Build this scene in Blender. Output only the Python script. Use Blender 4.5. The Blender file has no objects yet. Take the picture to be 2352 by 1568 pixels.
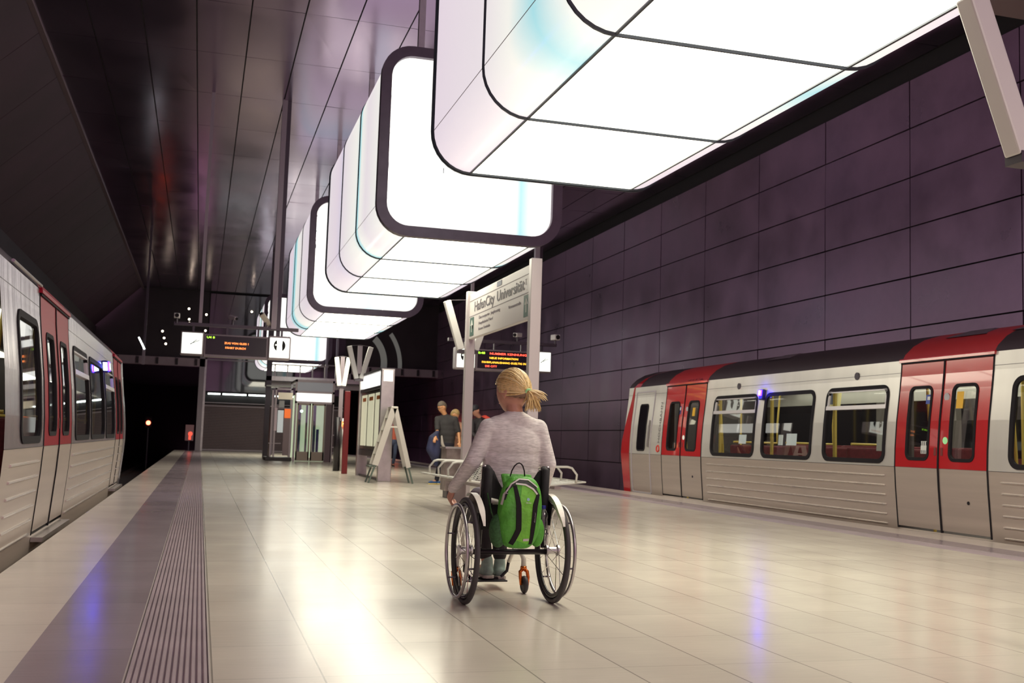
import bpy, bmesh, math, random
from mathutils import Vector, Matrix
PI = math.pi
random.seed(7)
scn = bpy.context.scene
COL = scn.collection

# ------------------------------------------------------------------ camera
F_PX, YAW, PITCH, ROLL, CAM_H = 2436.15, .282549, .0940093, .0312017, .97
cd = bpy.data.cameras.new('camera'); cam = bpy.data.objects.new('camera', cd); COL.objects.link(cam)
cy, sy, cp, sp, cr, sr = math.cos(YAW), math.sin(YAW), math.cos(PITCH), math.sin(PITCH), math.cos(ROLL), math.sin(ROLL)
fwd = Vector((sy*cp, cy*cp, sp)); r0 = Vector((cy, -sy, 0)); u0 = r0.cross(fwd)
rt = r0*cr + u0*sr; up = u0*cr - r0*sr
mw = Matrix((rt, up, -fwd)).transposed().to_4x4(); mw.translation = (0, 0, CAM_H)
cam.matrix_world = mw
cd.sensor_width = 36; cd.lens = F_PX/2352*36; cd.clip_start = .05; cd.clip_end = 400
cd.dof.use_dof = True; cd.dof.focus_distance = 6.9; cd.dof.aperture_fstop = 5.0
scn.camera = cam
# ------------------------------------------------------------------ world, exposure
w = bpy.data.worlds.new('world'); scn.world = w; w.use_nodes = True
w.node_tree.nodes['Background'].inputs[0].default_value = (.34, .17, .27, 1)
w.node_tree.nodes['Background'].inputs[1].default_value = 1.5
scn.view_settings.view_transform = 'Standard'; scn.view_settings.look = 'None'
scn.view_settings.exposure = 0.0; scn.view_settings.gamma = 1; scn.view_settings.use_curve_mapping = False

# ------------------------------------------------------------------ materials
MATS = {}
def mat(name, col, rough=.5, metal=0., es=0., ecol=None, noise=None, bump=None, spec=.5, coat=0., stretch=(1, 1, 1)):
    if name in MATS: return MATS[name]
    m = bpy.data.materials.new(name); m.use_nodes = True
    nt = m.node_tree; b = nt.nodes['Principled BSDF']
    c = (*col, 1)
    b.inputs['Base Color'].default_value = c; b.inputs['Roughness'].default_value = rough
    b.inputs['Metallic'].default_value = metal; b.inputs['Specular IOR Level'].default_value = spec
    b.inputs['Coat Weight'].default_value = coat
    if es: b.inputs['Emission Strength'].default_value = es; b.inputs['Emission Color'].default_value = (*(ecol or col), 1)
    if noise or bump:
        tc = nt.nodes.new('ShaderNodeTexCoord'); mp = nt.nodes.new('ShaderNodeMapping')
        mp.inputs['Scale'].default_value = stretch; nt.links.new(tc.outputs['Object'], mp.inputs[0])
    if noise:
        n = nt.nodes.new('ShaderNodeTexNoise'); n.inputs['Scale'].default_value = noise[0]; n.inputs['Detail'].default_value = 5
        nt.links.new(mp.outputs[0], n.inputs[0])
        r = nt.nodes.new('ShaderNodeMapRange'); r.inputs['From Min'].default_value = .3; r.inputs['From Max'].default_value = .7
        r.inputs['To Min'].default_value = 1-noise[1]; r.inputs['To Max'].default_value = 1+noise[1]
        nt.links.new(n.outputs[0], r.inputs[0])
        v = nt.nodes.new('ShaderNodeVectorMath'); v.operation = 'SCALE'; v.inputs[0].default_value = col
        nt.links.new(r.outputs[0], v.inputs['Scale']); nt.links.new(v.outputs[0], b.inputs['Base Color'])
        if len(noise) > 2:
            q = nt.nodes.new('ShaderNodeMapRange'); q.inputs['To Min'].default_value = rough-noise[2]; q.inputs['To Max'].default_value = rough+noise[2]
            q.inputs['From Min'].default_value = .3; q.inputs['From Max'].default_value = .7
            nt.links.new(n.outputs[0], q.inputs[0]); nt.links.new(q.outputs[0], b.inputs['Roughness'])
    if bump:
        n2 = nt.nodes.new('ShaderNodeTexNoise'); n2.inputs['Scale'].default_value = bump[0]; n2.inputs['Detail'].default_value = 3
        nt.links.new(mp.outputs[0], n2.inputs[0])
        bp = nt.nodes.new('ShaderNodeBump'); bp.inputs['Strength'].default_value = bump[1]; bp.inputs['Distance'].default_value = bump[2]
        nt.links.new(n2.outputs[0], bp.inputs['Height']); nt.links.new(bp.outputs[0], b.inputs['Normal'])
    MATS[name] = m; return m
def glass(name, tint=(.8, .85, .85), rough=.02, refl=.12, mxr=.95):
    if name in MATS: return MATS[name]
    m = bpy.data.materials.new(name); m.use_nodes = True; nt = m.node_tree
    for n in list(nt.nodes): nt.nodes.remove(n)
    o = nt.nodes.new('ShaderNodeOutputMaterial'); mx = nt.nodes.new('ShaderNodeMixShader')
    t = nt.nodes.new('ShaderNodeBsdfTransparent'); t.inputs[0].default_value = (*tint, 1)
    g = nt.nodes.new('ShaderNodeBsdfGlossy'); g.inputs['Roughness'].default_value = rough; g.inputs['Color'].default_value = (1, 1, 1, 1)
    lw = nt.nodes.new('ShaderNodeLayerWeight'); lw.inputs['Blend'].default_value = .25
    mr = nt.nodes.new('ShaderNodeMapRange'); mr.inputs['To Min'].default_value = refl; mr.inputs['To Max'].default_value = mxr
    nt.links.new(lw.outputs['Fresnel'], mr.inputs[0]); nt.links.new(mr.outputs[0], mx.inputs[0])
    nt.links.new(t.outputs[0], mx.inputs[1]); nt.links.new(g.outputs[0], mx.inputs[2]); nt.links.new(mx.outputs[0], o.inputs[0])
    MATS[name] = m; return m

# ------------------------------------------------------------------ mesh builder
def frame_of(d):
    d = Vector(d).normalized(); a = Vector((0, 0, 1)) if abs(d.z) < .9 else Vector((1, 0, 0))
    u = d.cross(a).normalized(); return u, d.cross(u).normalized()
class MB:
    def __init__(s): s.v = []; s.f = []; s.mi = []; s.cur = 0
    def add(s, vs, fs):
        o = len(s.v); s.v += [tuple(p) for p in vs]; s.f += [tuple(i+o for i in f) for f in fs]; s.mi += [s.cur]*len(fs); return s
    def slot(s, i): s.cur = i; return s
    def box(s, x0, x1, y0, y1, z0, z1):
        return s.add([(x0, y0, z0), (x1, y0, z0), (x1, y1, z0), (x0, y1, z0), (x0, y0, z1), (x1, y0, z1), (x1, y1, z1), (x0, y1, z1)],
                     [(0, 3, 2, 1), (4, 5, 6, 7), (0, 1, 5, 4), (1, 2, 6, 5), (2, 3, 7, 6), (3, 0, 4, 7)])
    def obox(s, c, ax, ay, az):
        c, ax, ay, az = map(Vector, (c, ax, ay, az))
        vs = [c+ax*i+ay*j+az*k for k in (-1, 1) for i, j in ((-1, -1), (1, -1), (1, 1), (-1, 1))]
        fs = [(0, 3, 2, 1), (4, 5, 6, 7), (0, 1, 5, 4), (1, 2, 6, 5), (2, 3, 7, 6), (3, 0, 4, 7)]
        if ax.cross(ay).dot(az) < 0: fs = [f[::-1] for f in fs]
        return s.add(vs, fs)
    def bar(s, p0, p1, wx, wy, side=(1, 0, 0)):
        p0, p1 = Vector(p0), Vector(p1); d = p1-p0; sx = Vector(side); u = (sx-d*(sx.dot(d)/d.length_squared)).normalized(); v = d.cross(u).normalized()
        return s.obox((p0+p1)/2, u*wx/2, v*wy/2, d/2)
    def quad(s, a, b, c, d): return s.add([a, b, c, d], [(0, 1, 2, 3)])
    def prism(s, pts, a, b):
        n = len(pts); vs = [Vector(p)+Vector(a) for p in pts]+[Vector(p)+Vector(b) for p in pts]
        return s.add(vs, [tuple(range(n))[::-1], tuple(range(n, 2*n))]+[(i, (i+1) % n, n+(i+1) % n, n+i) for i in range(n)])
    def tube(s, pts, r, n=8, closed=False, cap=True, sq=1.0):
        P = [Vector(p) for p in pts]; m = len(P); R = r if isinstance(r, (list, tuple)) else [r]*m
        vs = []; u = None
        for i, p in enumerate(P):
            if closed: d = P[(i+1) % m]-P[i-1]
            else: d = P[min(i+1, m-1)]-P[max(i-1, 0)]
            if d.length < 1e-9: d = Vector((0, 0, 1))
            d.normalize()
            if u is None: u = frame_of(d)[0]
            else:
                u = (u-d*u.dot(d)); u = u.normalized() if u.length > 1e-6 else frame_of(d)[0]
            v = d.cross(u)
            for k in range(n):
                t = 2*PI*k/n; vs.append(p+(u*math.cos(t)+v*math.sin(t)*sq)*R[i])
        fs = []
        for i in range(m if closed else m-1):
            j = (i+1) % m
            for k in range(n): fs.append((i*n+k, i*n+(k+1) % n, j*n+(k+1) % n, j*n+k))
        if not closed and cap: fs.append(tuple(range(n))[::-1]); fs.append(tuple((m-1)*n+k for k in range(n)))
        return s.add(vs, fs)
    def cyl(s, p0, p1, r0, r1=None, n=16): return s.tube([p0, p1], [r0, r0 if r1 is None else r1], n)
    def cap_(s, p0, p1, r0, r1, n=12):
        p0, p1 = Vector(p0), Vector(p1); d = (p1-p0); d = d.normalized() if d.length > 1e-6 else Vector((0, 0, 1))
        pts = []; rs = []
        for a in (85, 60, 30): t = math.radians(a); pts.append(p0-d*r0*math.sin(t)); rs.append(r0*math.cos(t))
        pts += [p0, p1]; rs += [r0, r1]
        for a in (30, 60, 85): t = math.radians(a); pts.append(p1+d*r1*math.sin(t)); rs.append(r1*math.cos(t))
        return s.tube(pts, rs, n)
    def chain(s, pts, rs, n=12):
        for i in range(len(pts)-1): s.cap_(pts[i], pts[i+1], rs[i], rs[i+1], n)
        return s
    def ell(s, c, r, nu=20, nv=12, rot=None, f=None):
        vs = []; c = Vector(c)
        for j in range(nv+1):
            th = PI*j/nv
            for i in range(nu):
                ph = 2*PI*i/nu; q = Vector((math.sin(th)*math.cos(ph), math.sin(th)*math.sin(ph), math.cos(th)))
                if f: q = f(q)
                q = Vector((q.x*r[0], q.y*r[1], q.z*r[2]))
                if rot: q = rot @ q
                vs.append(c+q)
        fs = [(j*nu+i, (j+1)*nu+i, (j+1)*nu+(i+1) % nu, j*nu+(i+1) % nu) for j in range(nv) for i in range(nu)]
        return s.add(vs, fs)
    def torus(s, c, axis, R, r, n=48, k=8, sq=1.0):
        u, v = frame_of(axis); c = Vector(c)
        return s.tube([c+(u*math.cos(2*PI*i/n)+v*math.sin(2*PI*i/n))*R for i in range(n)], r, k, True, sq=sq)
    def lathe(s, c, prof, n=20):
        vs = [(c[0]+r*math.cos(2*PI*k/n), c[1]+r*math.sin(2*PI*k/n), c[2]+z) for r, z in prof for k in range(n)]
        m = len(prof); fs = [(i*n+k, i*n+(k+1) % n, (i+1)*n+(k+1) % n, (i+1)*n+k) for i in range(m-1) for k in range(n)]
        fs += [tuple(range(n))[::-1], tuple((m-1)*n+k for k in range(n))]
        return s.add(vs, fs)
    def build(s, name, m, parent=None, smooth=False, bevel=0, off=None, voxel=0, relax=0, seg=2):
        o = Vector((0, 0, 0)); p = parent
        while p is not None: o += p.location; p = p.parent
        if off is not None: o = Vector(off)
        me = bpy.data.meshes.new(name); me.from_pydata([tuple(Vector(q)-o) for q in s.v], [], s.f)
        for x in (m if isinstance(m, (list, tuple)) else [m]): me.materials.append(x)
        if len(me.materials) > 1: me.polygons.foreach_set('material_index', s.mi)
        me.update(); bm = bmesh.new(); bm.from_mesh(me); bmesh.ops.remove_doubles(bm, verts=bm.verts, dist=1e-5)
        bmesh.ops.recalc_face_normals(bm, faces=bm.faces); bm.to_mesh(me); bm.free()
        ob = bpy.data.objects.new(name, me); COL.objects.link(ob); ob.parent = parent
        if voxel:
            rm = ob.modifiers.new('r', 'REMESH'); rm.mode = 'VOXEL'; rm.voxel_size = voxel; rm.use_smooth_shade = True
            if relax: sm = ob.modifiers.new('s', 'SMOOTH'); sm.factor = .5; sm.iterations = relax
            dg = bpy.context.evaluated_depsgraph_get(); dg.update()
            nm = bpy.data.meshes.new_from_object(ob.evaluated_get(dg)); nm.name = name
            ob.modifiers.clear(); ob.data = nm; smooth = True
            if not nm.materials: nm.materials.append(m)
        if smooth:
            ob.data.polygons.foreach_set('use_smooth', [True]*len(ob.data.polygons)); ob.data.update()
        if bevel: b = ob.modifiers.new('b', 'BEVEL'); b.width = bevel; b.segments = seg; b.limit_method = 'ANGLE'; b.angle_limit = .7
        return ob
def thing(name, label, cat, loc=(0, 0, 0), group=None):
    o = bpy.data.objects.new(name, None); COL.objects.link(o); o.location = loc; o.empty_display_size = .1
    return tag(o, label, cat, group)
def tag(o, label=None, cat=None, group=None, kind=None):
    if label: o['label'] = label
    if cat: o['category'] = cat
    if group: o['group'] = group
    if kind: o['kind'] = kind
    return o
def struct(o): o['kind'] = 'structure'; return o
def dup(root, loc=None, label=None, rotz=None):
    r = root.copy(); COL.objects.link(r)
    if loc is not None: r.location = loc
    if rotz is not None: r.rotation_euler = (0, 0, rotz)
    if label: r['label'] = label
    for c in list(root.children):
        k = c.copy(); COL.objects.link(k); k.parent = r
        for g in c.children:
            h = g.copy(); COL.objects.link(h); h.parent = k
    return r
_fc = {}
def text(name, s, m, parent, origin, ux, uy, h, depth=.002, align='LEFT', width=None, bold=0):
    """lettering: origin in world, ux reading direction, uy up, h = letter height"""
    cu = bpy.data.curves.new('txt', 'FONT'); cu.body = s; cu.size = 1; cu.align_x = align; cu.resolution_u = 2; cu.offset = bold; cu.extrude = 0
    to = bpy.data.objects.new('txt', cu); COL.objects.link(to)
    dg = bpy.context.evaluated_depsgraph_get(); dg.update()
    me = bpy.data.meshes.new_from_object(to.evaluated_get(dg))
    bpy.data.objects.remove(to); bpy.data.curves.remove(cu)
    k = h/.73; ux = Vector(ux).normalized(); uy = Vector(uy).normalized(); n = ux.cross(uy)
    xs = [v.co.x for v in me.vertices]; sx = 1
    if width and xs: sx = width/((max(xs)-min(xs))*k)
    b = MB(); V = [Vector(origin)+ux*v.co.x*k*sx+uy*v.co.y*k for v in me.vertices]
    V2 = [p+n*depth for p in V]; N = len(V); F = [tuple(p.vertices) for p in me.polygons]
    edges = {}
    for f in F:
        for i in range(len(f)):
            e = (f[i], f[(i+1) % len(f)]); edges[tuple(sorted(e))] = edges.get(tuple(sorted(e)), 0)+1
    side = [(a, b_, b_+N, a+N) for (a, b_), c in edges.items() if c == 1]
    b.add(V+V2, F+[tuple(i+N for i in f) for f in F]+side)
    bpy.data.meshes.remove(me)
    return b.build(name, m, parent)
def rrect(cx, cz, hw, hh, r, n=6):
    out = []
    for sx, sz, a0 in ((1, 1, 0), (-1, 1, 90), (-1, -1, 180), (1, -1, 270)):
        for i in range(n+1):
            a = math.radians(a0+90*i/n); out.append((cx+sx*(hw-r)+r*math.cos(a), cz+sz*(hh-r)+r*math.sin(a)))
    return out

# common materials
steel = mat('brushed_steel', (.52, .49, .48), .32, .9, noise=(8, .08))
dsteel = mat('dark_steel', (.09, .075, .09), .4, .6)
black = mat('black_rubber', (.012, .009, .012), .75, spec=.25)
blackm = mat('black_metal', (.02, .016, .02), .3, .3)
white_p = mat('white_powder_coat', (.74, .72, .68), .35)
mauve_p = mat('grey_painted_steel', (.33, .28, .31), .4, .2)
post_m = mat('post_painted_steel', (.55, .50, .50), .35, .3)
# ================================================================== SETTING
CEIL, YEND = 8.35, 58.0
PX0, PX1 = -1.21, 8.77
def stone(name, col, tiles=True, rough=.2):
    m = bpy.data.materials.new(name); m.use_nodes = True; nt = m.node_tree; b = nt.nodes['Principled BSDF']; L = nt.links.new
    tc = nt.nodes.new('ShaderNodeTexCoord'); sx = nt.nodes.new('ShaderNodeSeparateXYZ'); L(tc.outputs['Object'], sx.inputs[0])
    def mth(op, a, c=None, d=None):
        q = nt.nodes.new('ShaderNodeMath'); q.operation = op
        for i, z in enumerate((a, c, d)):
            if z is None: continue
            if isinstance(z, (int, float)): q.inputs[i].default_value = z
            else: L(z, q.inputs[i])
        return q.outputs[0]
    def joint(coord, off, pitch, wid):
        t = mth('DIVIDE', mth('SUBTRACT', coord, off), pitch); fr = mth('FRACT', t)
        dist = mth('MULTIPLY', mth('MINIMUM', fr, mth('SUBTRACT', 1.0, fr)), pitch)
        return mth('LESS_THAN', dist, wid), mth('FLOOR', t)
    jy, fy = joint(sx.outputs[1], 4.43, .67, .0022)
    jm, _ = joint(sx.outputs[1], 8.45, 6.10, .0045)
    if tiles: jx, fx = joint(sx.outputs[0], .102, .4333, .0034)
    else: jx, fx = joint(sx.outputs[0], 100, 777, .0001)
    cb = nt.nodes.new('ShaderNodeCombineXYZ'); L(fx, cb.inputs[0]); L(fy, cb.inputs[1])
    wn = nt.nodes.new('ShaderNodeTexWhiteNoise'); L(cb.outputs[0], wn.inputs[0])
    n1 = nt.nodes.new('ShaderNodeTexNoise'); n1.inputs['Scale'].default_value = 1.3; n1.inputs['Detail'].default_value = 6; L(tc.outputs['Object'], n1.inputs[0])
    mp = nt.nodes.new('ShaderNodeMapping'); mp.inputs['Scale'].default_value = (2, 30, 1); L(tc.outputs['Object'], mp.inputs[0])
    n2 = nt.nodes.new('ShaderNodeTexNoise'); n2.inputs['Scale'].default_value = 2.0; n2.inputs['Detail'].default_value = 4; L(mp.outputs[0], n2.inputs[0])
    val = mth('ADD', mth('MULTIPLY', wn.outputs[0], .07), mth('ADD', mth('MULTIPLY', n1.outputs[0], .22), mth('MULTIPLY', n2.outputs[0], .16)))
    val = mth('ADD', val, .775)
    mx = mth('MAXIMUM', jx, mth('MAXIMUM', mth('MULTIPLY', jy, .6), jm))
    val = mth('MULTIPLY', val, mth('SUBTRACT', 1.0, mth('MULTIPLY', mx, .55)))
    v = nt.nodes.new('ShaderNodeVectorMath'); v.operation = 'SCALE'; v.inputs[0].default_value = col; L(val, v.inputs['Scale'])
    L(v.outputs[0], b.inputs['Base Color'])
    L(mth('ADD', mth('MULTIPLY', n1.outputs[0], .12), rough-.06), b.inputs['Roughness'])
    b.inputs['Specular IOR Level'].default_value = .5
    return m
floor_m = stone('pale_polished_stone', (.70, .635, .545))
edge_m = stone('cream_edge_stone', (.74, .65, .58), False, .24)
dark_m = stone('grey_granite_band', (.36, .29, .325), False, .22)
Y0 = -3.0
def slab(name, x0, x1, m, z=0.0):
    return struct(MB().box(x0, x1, Y0, YEND, z-.25, z).build(name, m))
struct(MB().box(.095, 7.465, Y0, YEND, -.25, 0).build('floor', floor_m))
slab('trim_1', PX0, -.66, edge_m); slab('trim_2', -.66, -.235, dark_m)
slab('trim_3', 7.795, 8.22, dark_m); slab('trim_4', 8.22, PX1, edge_m)
rib_m = mat('ribbed_tactile_stone', (.46, .37, .40), .35, noise=(3, .1)); pale_line = mat('tactile_border_stone', (.5, .44, .42), .35)
def tactile(name, x0, x1):
    b = MB(); n = 13; b.box(x0, x1, Y0, YEND, -.25, -.012); p = (x1-x0-.012)/n
    for i in range(n):
        a = x0+.006+i*p
        b.prism([(a+p*.12, 0, -.012), (a+p*.88, 0, -.012), (a+p*.72, 0, .001), (a+p*.28, 0, .001)], (0, Y0, 0), (0, YEND, 0))
    b.slot(1).box(x0, x0+.006, Y0, YEND, -.012, .001).box(x1-.006, x1, Y0, YEND, -.012, .001)
    return struct(b.build(name, [rib_m, pale_line]))
tactile('trim_5', -.235, .095); tactile('trim_6', 7.465, 7.795)
# platform sides and track beds
conc = mat('dark_track_concrete', (.035, .026, .03), .8, noise=(2, .3)); rail_m = mat('steel_rail', (.3, .26, .26), .3, .9)
struct(MB().box(PX0+.12, PX1-.12, Y0, YEND, -1.3, -.25).build('wall_platform', conc))
struct(MB().box(-5.4, PX0+.12, Y0, 90, -1.5, -1.25).build('ground_left', conc))
struct(MB().box(PX1-.12, 12.8, Y0, 90, -1.5, -1.25).build('ground_right', conc))
for cx, side in ((-2.67, 'left'), (10.27, 'right')):
    for dx in (-.7175, .7175):
        b = MB().box(cx+dx-.035, cx+dx+.035, Y0, 88, -1.12, -1.08).box(cx+dx-.01, cx+dx+.01, Y0, 88, -1.22, -1.12).box(cx+dx-.07, cx+dx+.07, Y0, 88, -1.25, -1.22)
        tag(b.build('rail', rail_m), 'steel running rail of the %s track, %s one' % (side, 'outer' if (dx < 0) == (side == 'left') else 'inner'), 'rail', 'running rails in the track beds')
# right wall of big dark steel panels
wall_m = mat('oxidised_dark_steel_panel', (.24, .145, .225), .34, .6, noise=(.9, .22, .07), bump=(1.5, .12, .02))
gap_m = mat('panel_gap', (.012, .009, .011), .8)
b = MB().slot(1).box(12.56, 12.8, Y0, 90, -1.5, CEIL+.2).slot(0)
rnd = random.Random(3)
zs = [z for z in [-1.3+.0, -.52, .42]+[1.42+.94*i for i in range(0, 8)]]
ys = [13.85-2.81*6+2.81*i for i in range(33)]
for i in range(len(ys)-1):
    for j in range(len(zs)-1):
        t1, t2 = rnd.uniform(-.006, .006), rnd.uniform(-.006, .006)
        a0, a1, c0, c1 = ys[i]+.014, ys[i+1]-.014, zs[j]+.014, min(zs[j+1], CEIL)-.014
        P = [(12.5+t1, a0, c0), (12.5-t1+t2, a1, c0), (12.5-t1, a1, c1), (12.5+t1-t2, a0, c1)]
        b.add(P+[(12.57, q[1], q[2]) for q in P], [(0, 1, 2, 3), (0, 4, 5, 1), (1, 5, 6, 2), (2, 6, 7, 3), (3, 7, 4, 0)])
struct(b.build('wall_right', [wall_m, gap_m]))
dwall_m = mat('dark_left_wall', (.035, .024, .029), .5, .2, noise=(.7, .2))
struct(MB().box(-5.6, -5.4, Y0, 90, -1.5, 6.2).build('wall_left', dwall_m))
# folded ceiling: sloping left part and flat panelled part
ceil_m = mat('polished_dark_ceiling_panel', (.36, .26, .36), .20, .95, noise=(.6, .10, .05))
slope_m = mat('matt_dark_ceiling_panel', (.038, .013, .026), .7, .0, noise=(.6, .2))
b = MB().slot(1).box(-3.3, 12.6, Y0, YEND, CEIL+.03, CEIL+.3).slot(0)
xs = [-3.24+.925*i for i in range(18)]; yj = [18.4-2.6*8+2.6*i for i in range(24)]
for i in range(17):
    for j in range(23):
        t1, t2 = rnd.uniform(-.004, .004), rnd.uniform(-.004, .004)
        x0, x1, a0, a1 = xs[i]+.013, min(xs[i+1]-.013, 12.5), yj[j]+.006, min(yj[j+1]-.006, YEND)
        P = [(x0, a0, CEIL+t1), (x1, a0, CEIL-t1), (x1, a1, CEIL-t2), (x0, a1, CEIL+t2)]
        b.add(P+[(q[0], q[1], CEIL+.04) for q in P], [(0, 3, 2, 1), (0, 1, 5, 4), (1, 2, 6, 5), (2, 3, 7, 6), (3, 0, 4, 7)])
struct(b.build('ceiling', [ceil_m, gap_m]))
b = MB()
for j in range(23):
    a0, a1 = yj[j]+.01, min(yj[j+1]-.01, YEND)
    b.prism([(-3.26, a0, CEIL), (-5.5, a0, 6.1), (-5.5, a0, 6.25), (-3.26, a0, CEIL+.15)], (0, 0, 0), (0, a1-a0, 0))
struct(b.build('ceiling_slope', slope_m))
struct(MB().box(-3.30, -3.20, Y0, YEND, CEIL-.05, CEIL+.01).build('trim_7', mat('ceiling_fold_strip', (.13, .09, .10), .4)))
struct(MB().box(9.9, 12.48, 4.5, 12.85, 7.6, CEIL).build('ceiling_soffit', mat('brown_soffit', (.30, .22, .21), .6)))
# end wall with two tunnel portals
endm = mat('end_wall_louvre', (.16, .115, .125), .55, .2)
beam_m = mat('portal_beam_paint', (.36, .27, .31), .5, noise=(2, .1))
dg_m = mat('dark_reflecting_glazing', (.02, .018, .022), .05, .0, spec=1.0, coat=.6)
b = MB().slot(0)
for k in range(28): z = .12+k*.083; b.box(.16, 7.4, YEND-.05, YEND+.02, z, z+.066)
b.slot(1).box(.05, 7.5, YEND+.02, YEND+.3, -.25, 8.5)
b.slot(2).box(.16, 7.4, YEND-.09, YEND, .02, .1).box(.16, 7.4, YEND-.09, YEND, 2.33, 2.37).box(.16, 7.4, YEND-.09, YEND, 2.50, 2.54)
struct(b.build('wall_back', [endm, gap_m, mauve_p]))
b = MB().slot(0)
for i in range(4): b.box(.16+1.81*i+.01, .16+1.81*(i+1)-.01, YEND-.03, YEND, 3.12, 4.75)
for i in range(4): b.box(.16+1.81*i+.01, .16+1.81*(i+1)-.01, YEND-.03, YEND, 4.79, 8.3)
b.slot(1).box(.1, 7.45, YEND-.06, YEND-.01, 4.745, 4.795)
struct(b.build('window_1', [dg_m, mauve_p]))
for nm, x0, x1 in (('portal_left', -5.7, .1), ('portal_right', 7.4, 12.7)):
    b = MB().slot(0).box(max(x0, -5.4), x1, YEND-.35, YEND+.1, 4.36, 4.78).slot(1).box(x0, x1, YEND, YEND+.3, 4.78, CEIL+.1)
    for k in range(6): xx = x0+(x1-x0)*(k+.5)/6; b.slot(1).box(xx-.06, xx+.06, YEND-.42, YEND-.35, 4.40, 4.74)
    struct(b.build('wall_'+nm, [beam_m, dwall_m]))
b = MB().slot(0).box(-.2, .06, YEND-.35, YEND+.05, -.25, 4.9).slot(1).box(.06, .16, YEND-.2, YEND, 0, 4.75)
struct(b.build('column_portal', [mauve_p, steel]))
struct(MB().box(7.44, 7.7, YEND-.35, YEND+.05, -.25, 4.9).build('column_portal', mauve_p))
tun = mat('black_tunnel_lining', (.03, .018, .024), .9)
struct(MB().box(-5.4, .0, 90, 90.2, -1.5, 5).box(7.4, 12.6, 90, 90.2, -1.5, 5).box(-.2, 0, YEND+.1, 90, -1.3, 5).box(7.5, 7.7, YEND+.1, 90, -1.3, 5)
       .box(-5.4, 0, YEND+.1, 90, 4.6, 5).box(7.5, 12.6, YEND+.1, 90, 4.6, 5).build('wall_tunnel', tun))

# ------------------------------------------------------------------ fittings on the end wall
tube_lit = mat('fluorescent_tube', (1, 1, .97), .4, es=9, ecol=(.88, 1, .93))
for i, (x0, x1) in enumerate(((.27, .95), (1.02, 2.28), (2.35, 3.78), (3.85, 5.2))):
    t = thing('tube_light', 'lit white fluorescent tube over the louvred end wall, %s one from the left' % ('first', 'second', 'third', 'fourth')[i], 'light', (x0, YEND-.12, 2.98), 'tube lights over the end wall')
    MB().box(x0, x1, YEND-.1, YEND-.03, 2.99, 3.06).build('housing', dsteel, t)
    MB().tube([(x0+.03, YEND-.14, 2.98), (x1-.03, YEND-.14, 2.98)], .034, 8).build('tube', tube_lit, t)
dot_glow = mat('standin_light_dot', (1, .9, .75), .5, es=7, ecol=(1, .85, .62))  # added glowing discs stand in for reflections and lamps beyond the wall
sp0 = None
for i, (x, z) in enumerate(((-3.0, 7.2), (-.90, 7.35), (-.01, 7.1), (-.86, 6.8), (-.84, 6.6), (-.01, 6.25), (-2.15, 6.1), (-2.05, 5.75), (-.72, 6.0), (-1.95, 5.45), (-3.0, 6.4), (2.3, 7.4))):
    if sp0 is None:
        t = thing('wall_spotlight', '', 'spotlight', (x, YEND-.02, z), 'added light dots for reflections and lamps beyond the end wall'); sp0 = t
        MB().cyl((x, YEND, z+.05), (x, YEND-.2, z+.02), .06, .08, 12).build('housing', dsteel, t)
        MB().cyl((x, YEND-.2, z+.02), (x, YEND-.215, z+.018), .055, .055, 12).build('lens', dot_glow, t)
    else: t = dup(sp0, (x, YEND-.02, z))
    t['label'] = ('small stand-in light dot at the far left of the end wall, the higher of two there', 'small stand-in light dot above the left tunnel, just above the square-fronted camera, topmost of its column',
        'small stand-in light dot above the left tunnel, top of the column behind the thin hanger rod', 'small stand-in light dot in the middle of the column above the square-fronted camera',
        'small stand-in light dot closest above the upper part of the camera column, second from its bottom', 'small stand-in light dot right above the left clock corner, behind the hanger rod',
        'small stand-in light dot left of the square clock, top of a slanting row of three', 'small stand-in light dot left of the square clock, middle of a slanting row of three',
        'small stand-in light dot just above the carrier bar over the square clock', 'small stand-in light dot left of the square clock, bottom of a slanting row of three',
        'small stand-in light dot at the far left of the end wall, the lower of two there', 'small stand-in light dot over the end wall glazing, left of the beige tilted camera')[i]
red_on = mat('red_signal_light', (1, .1, .06), .5, es=10, ecol=(1, .12, .06))
t = thing('track_signal', 'red signal light glowing in the left tunnel mouth', 'signal', (-2.75, 62, -1.25))
MB().cyl((-2.75, 62.1, -1.25), (-2.75, 62.1, 1.1), .05).build('post', dsteel, t); MB().box(-2.92, -2.58, 62, 62.2, 1.1, 1.7).build('housing', black, t)
MB().cyl((-2.75, 62, 1.38), (-2.75, 61.97, 1.38), .12).build('lens', red_on, t)
redsign = mat('red_sign_panel', (.55, .09, .10), .5, es=.25)
t = thing('warning_sign', 'pink and red warning board at the platform end by the left tunnel', 'sign', (-.5, YEND-.5, .5))
MB().box(-.72, -.30, YEND-.5, YEND-.46, .5, 1.32).build('board', mat('pink_board', (.42, .22, .25), .5), t, bevel=.01)
MB().cyl((-.46, YEND-.5, .86), (-.46, YEND-.52, .86), .11, n=16).box(-.54, -.42, YEND-.52, YEND-.5, .55, .84).build('figure', mat('red_symbol', (.9, .1, .06), .5, es=1.2), t)
MB().box(-.54, -.48, YEND-.46, YEND-.4, -.0, .5).build('post', dsteel, t)
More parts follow.
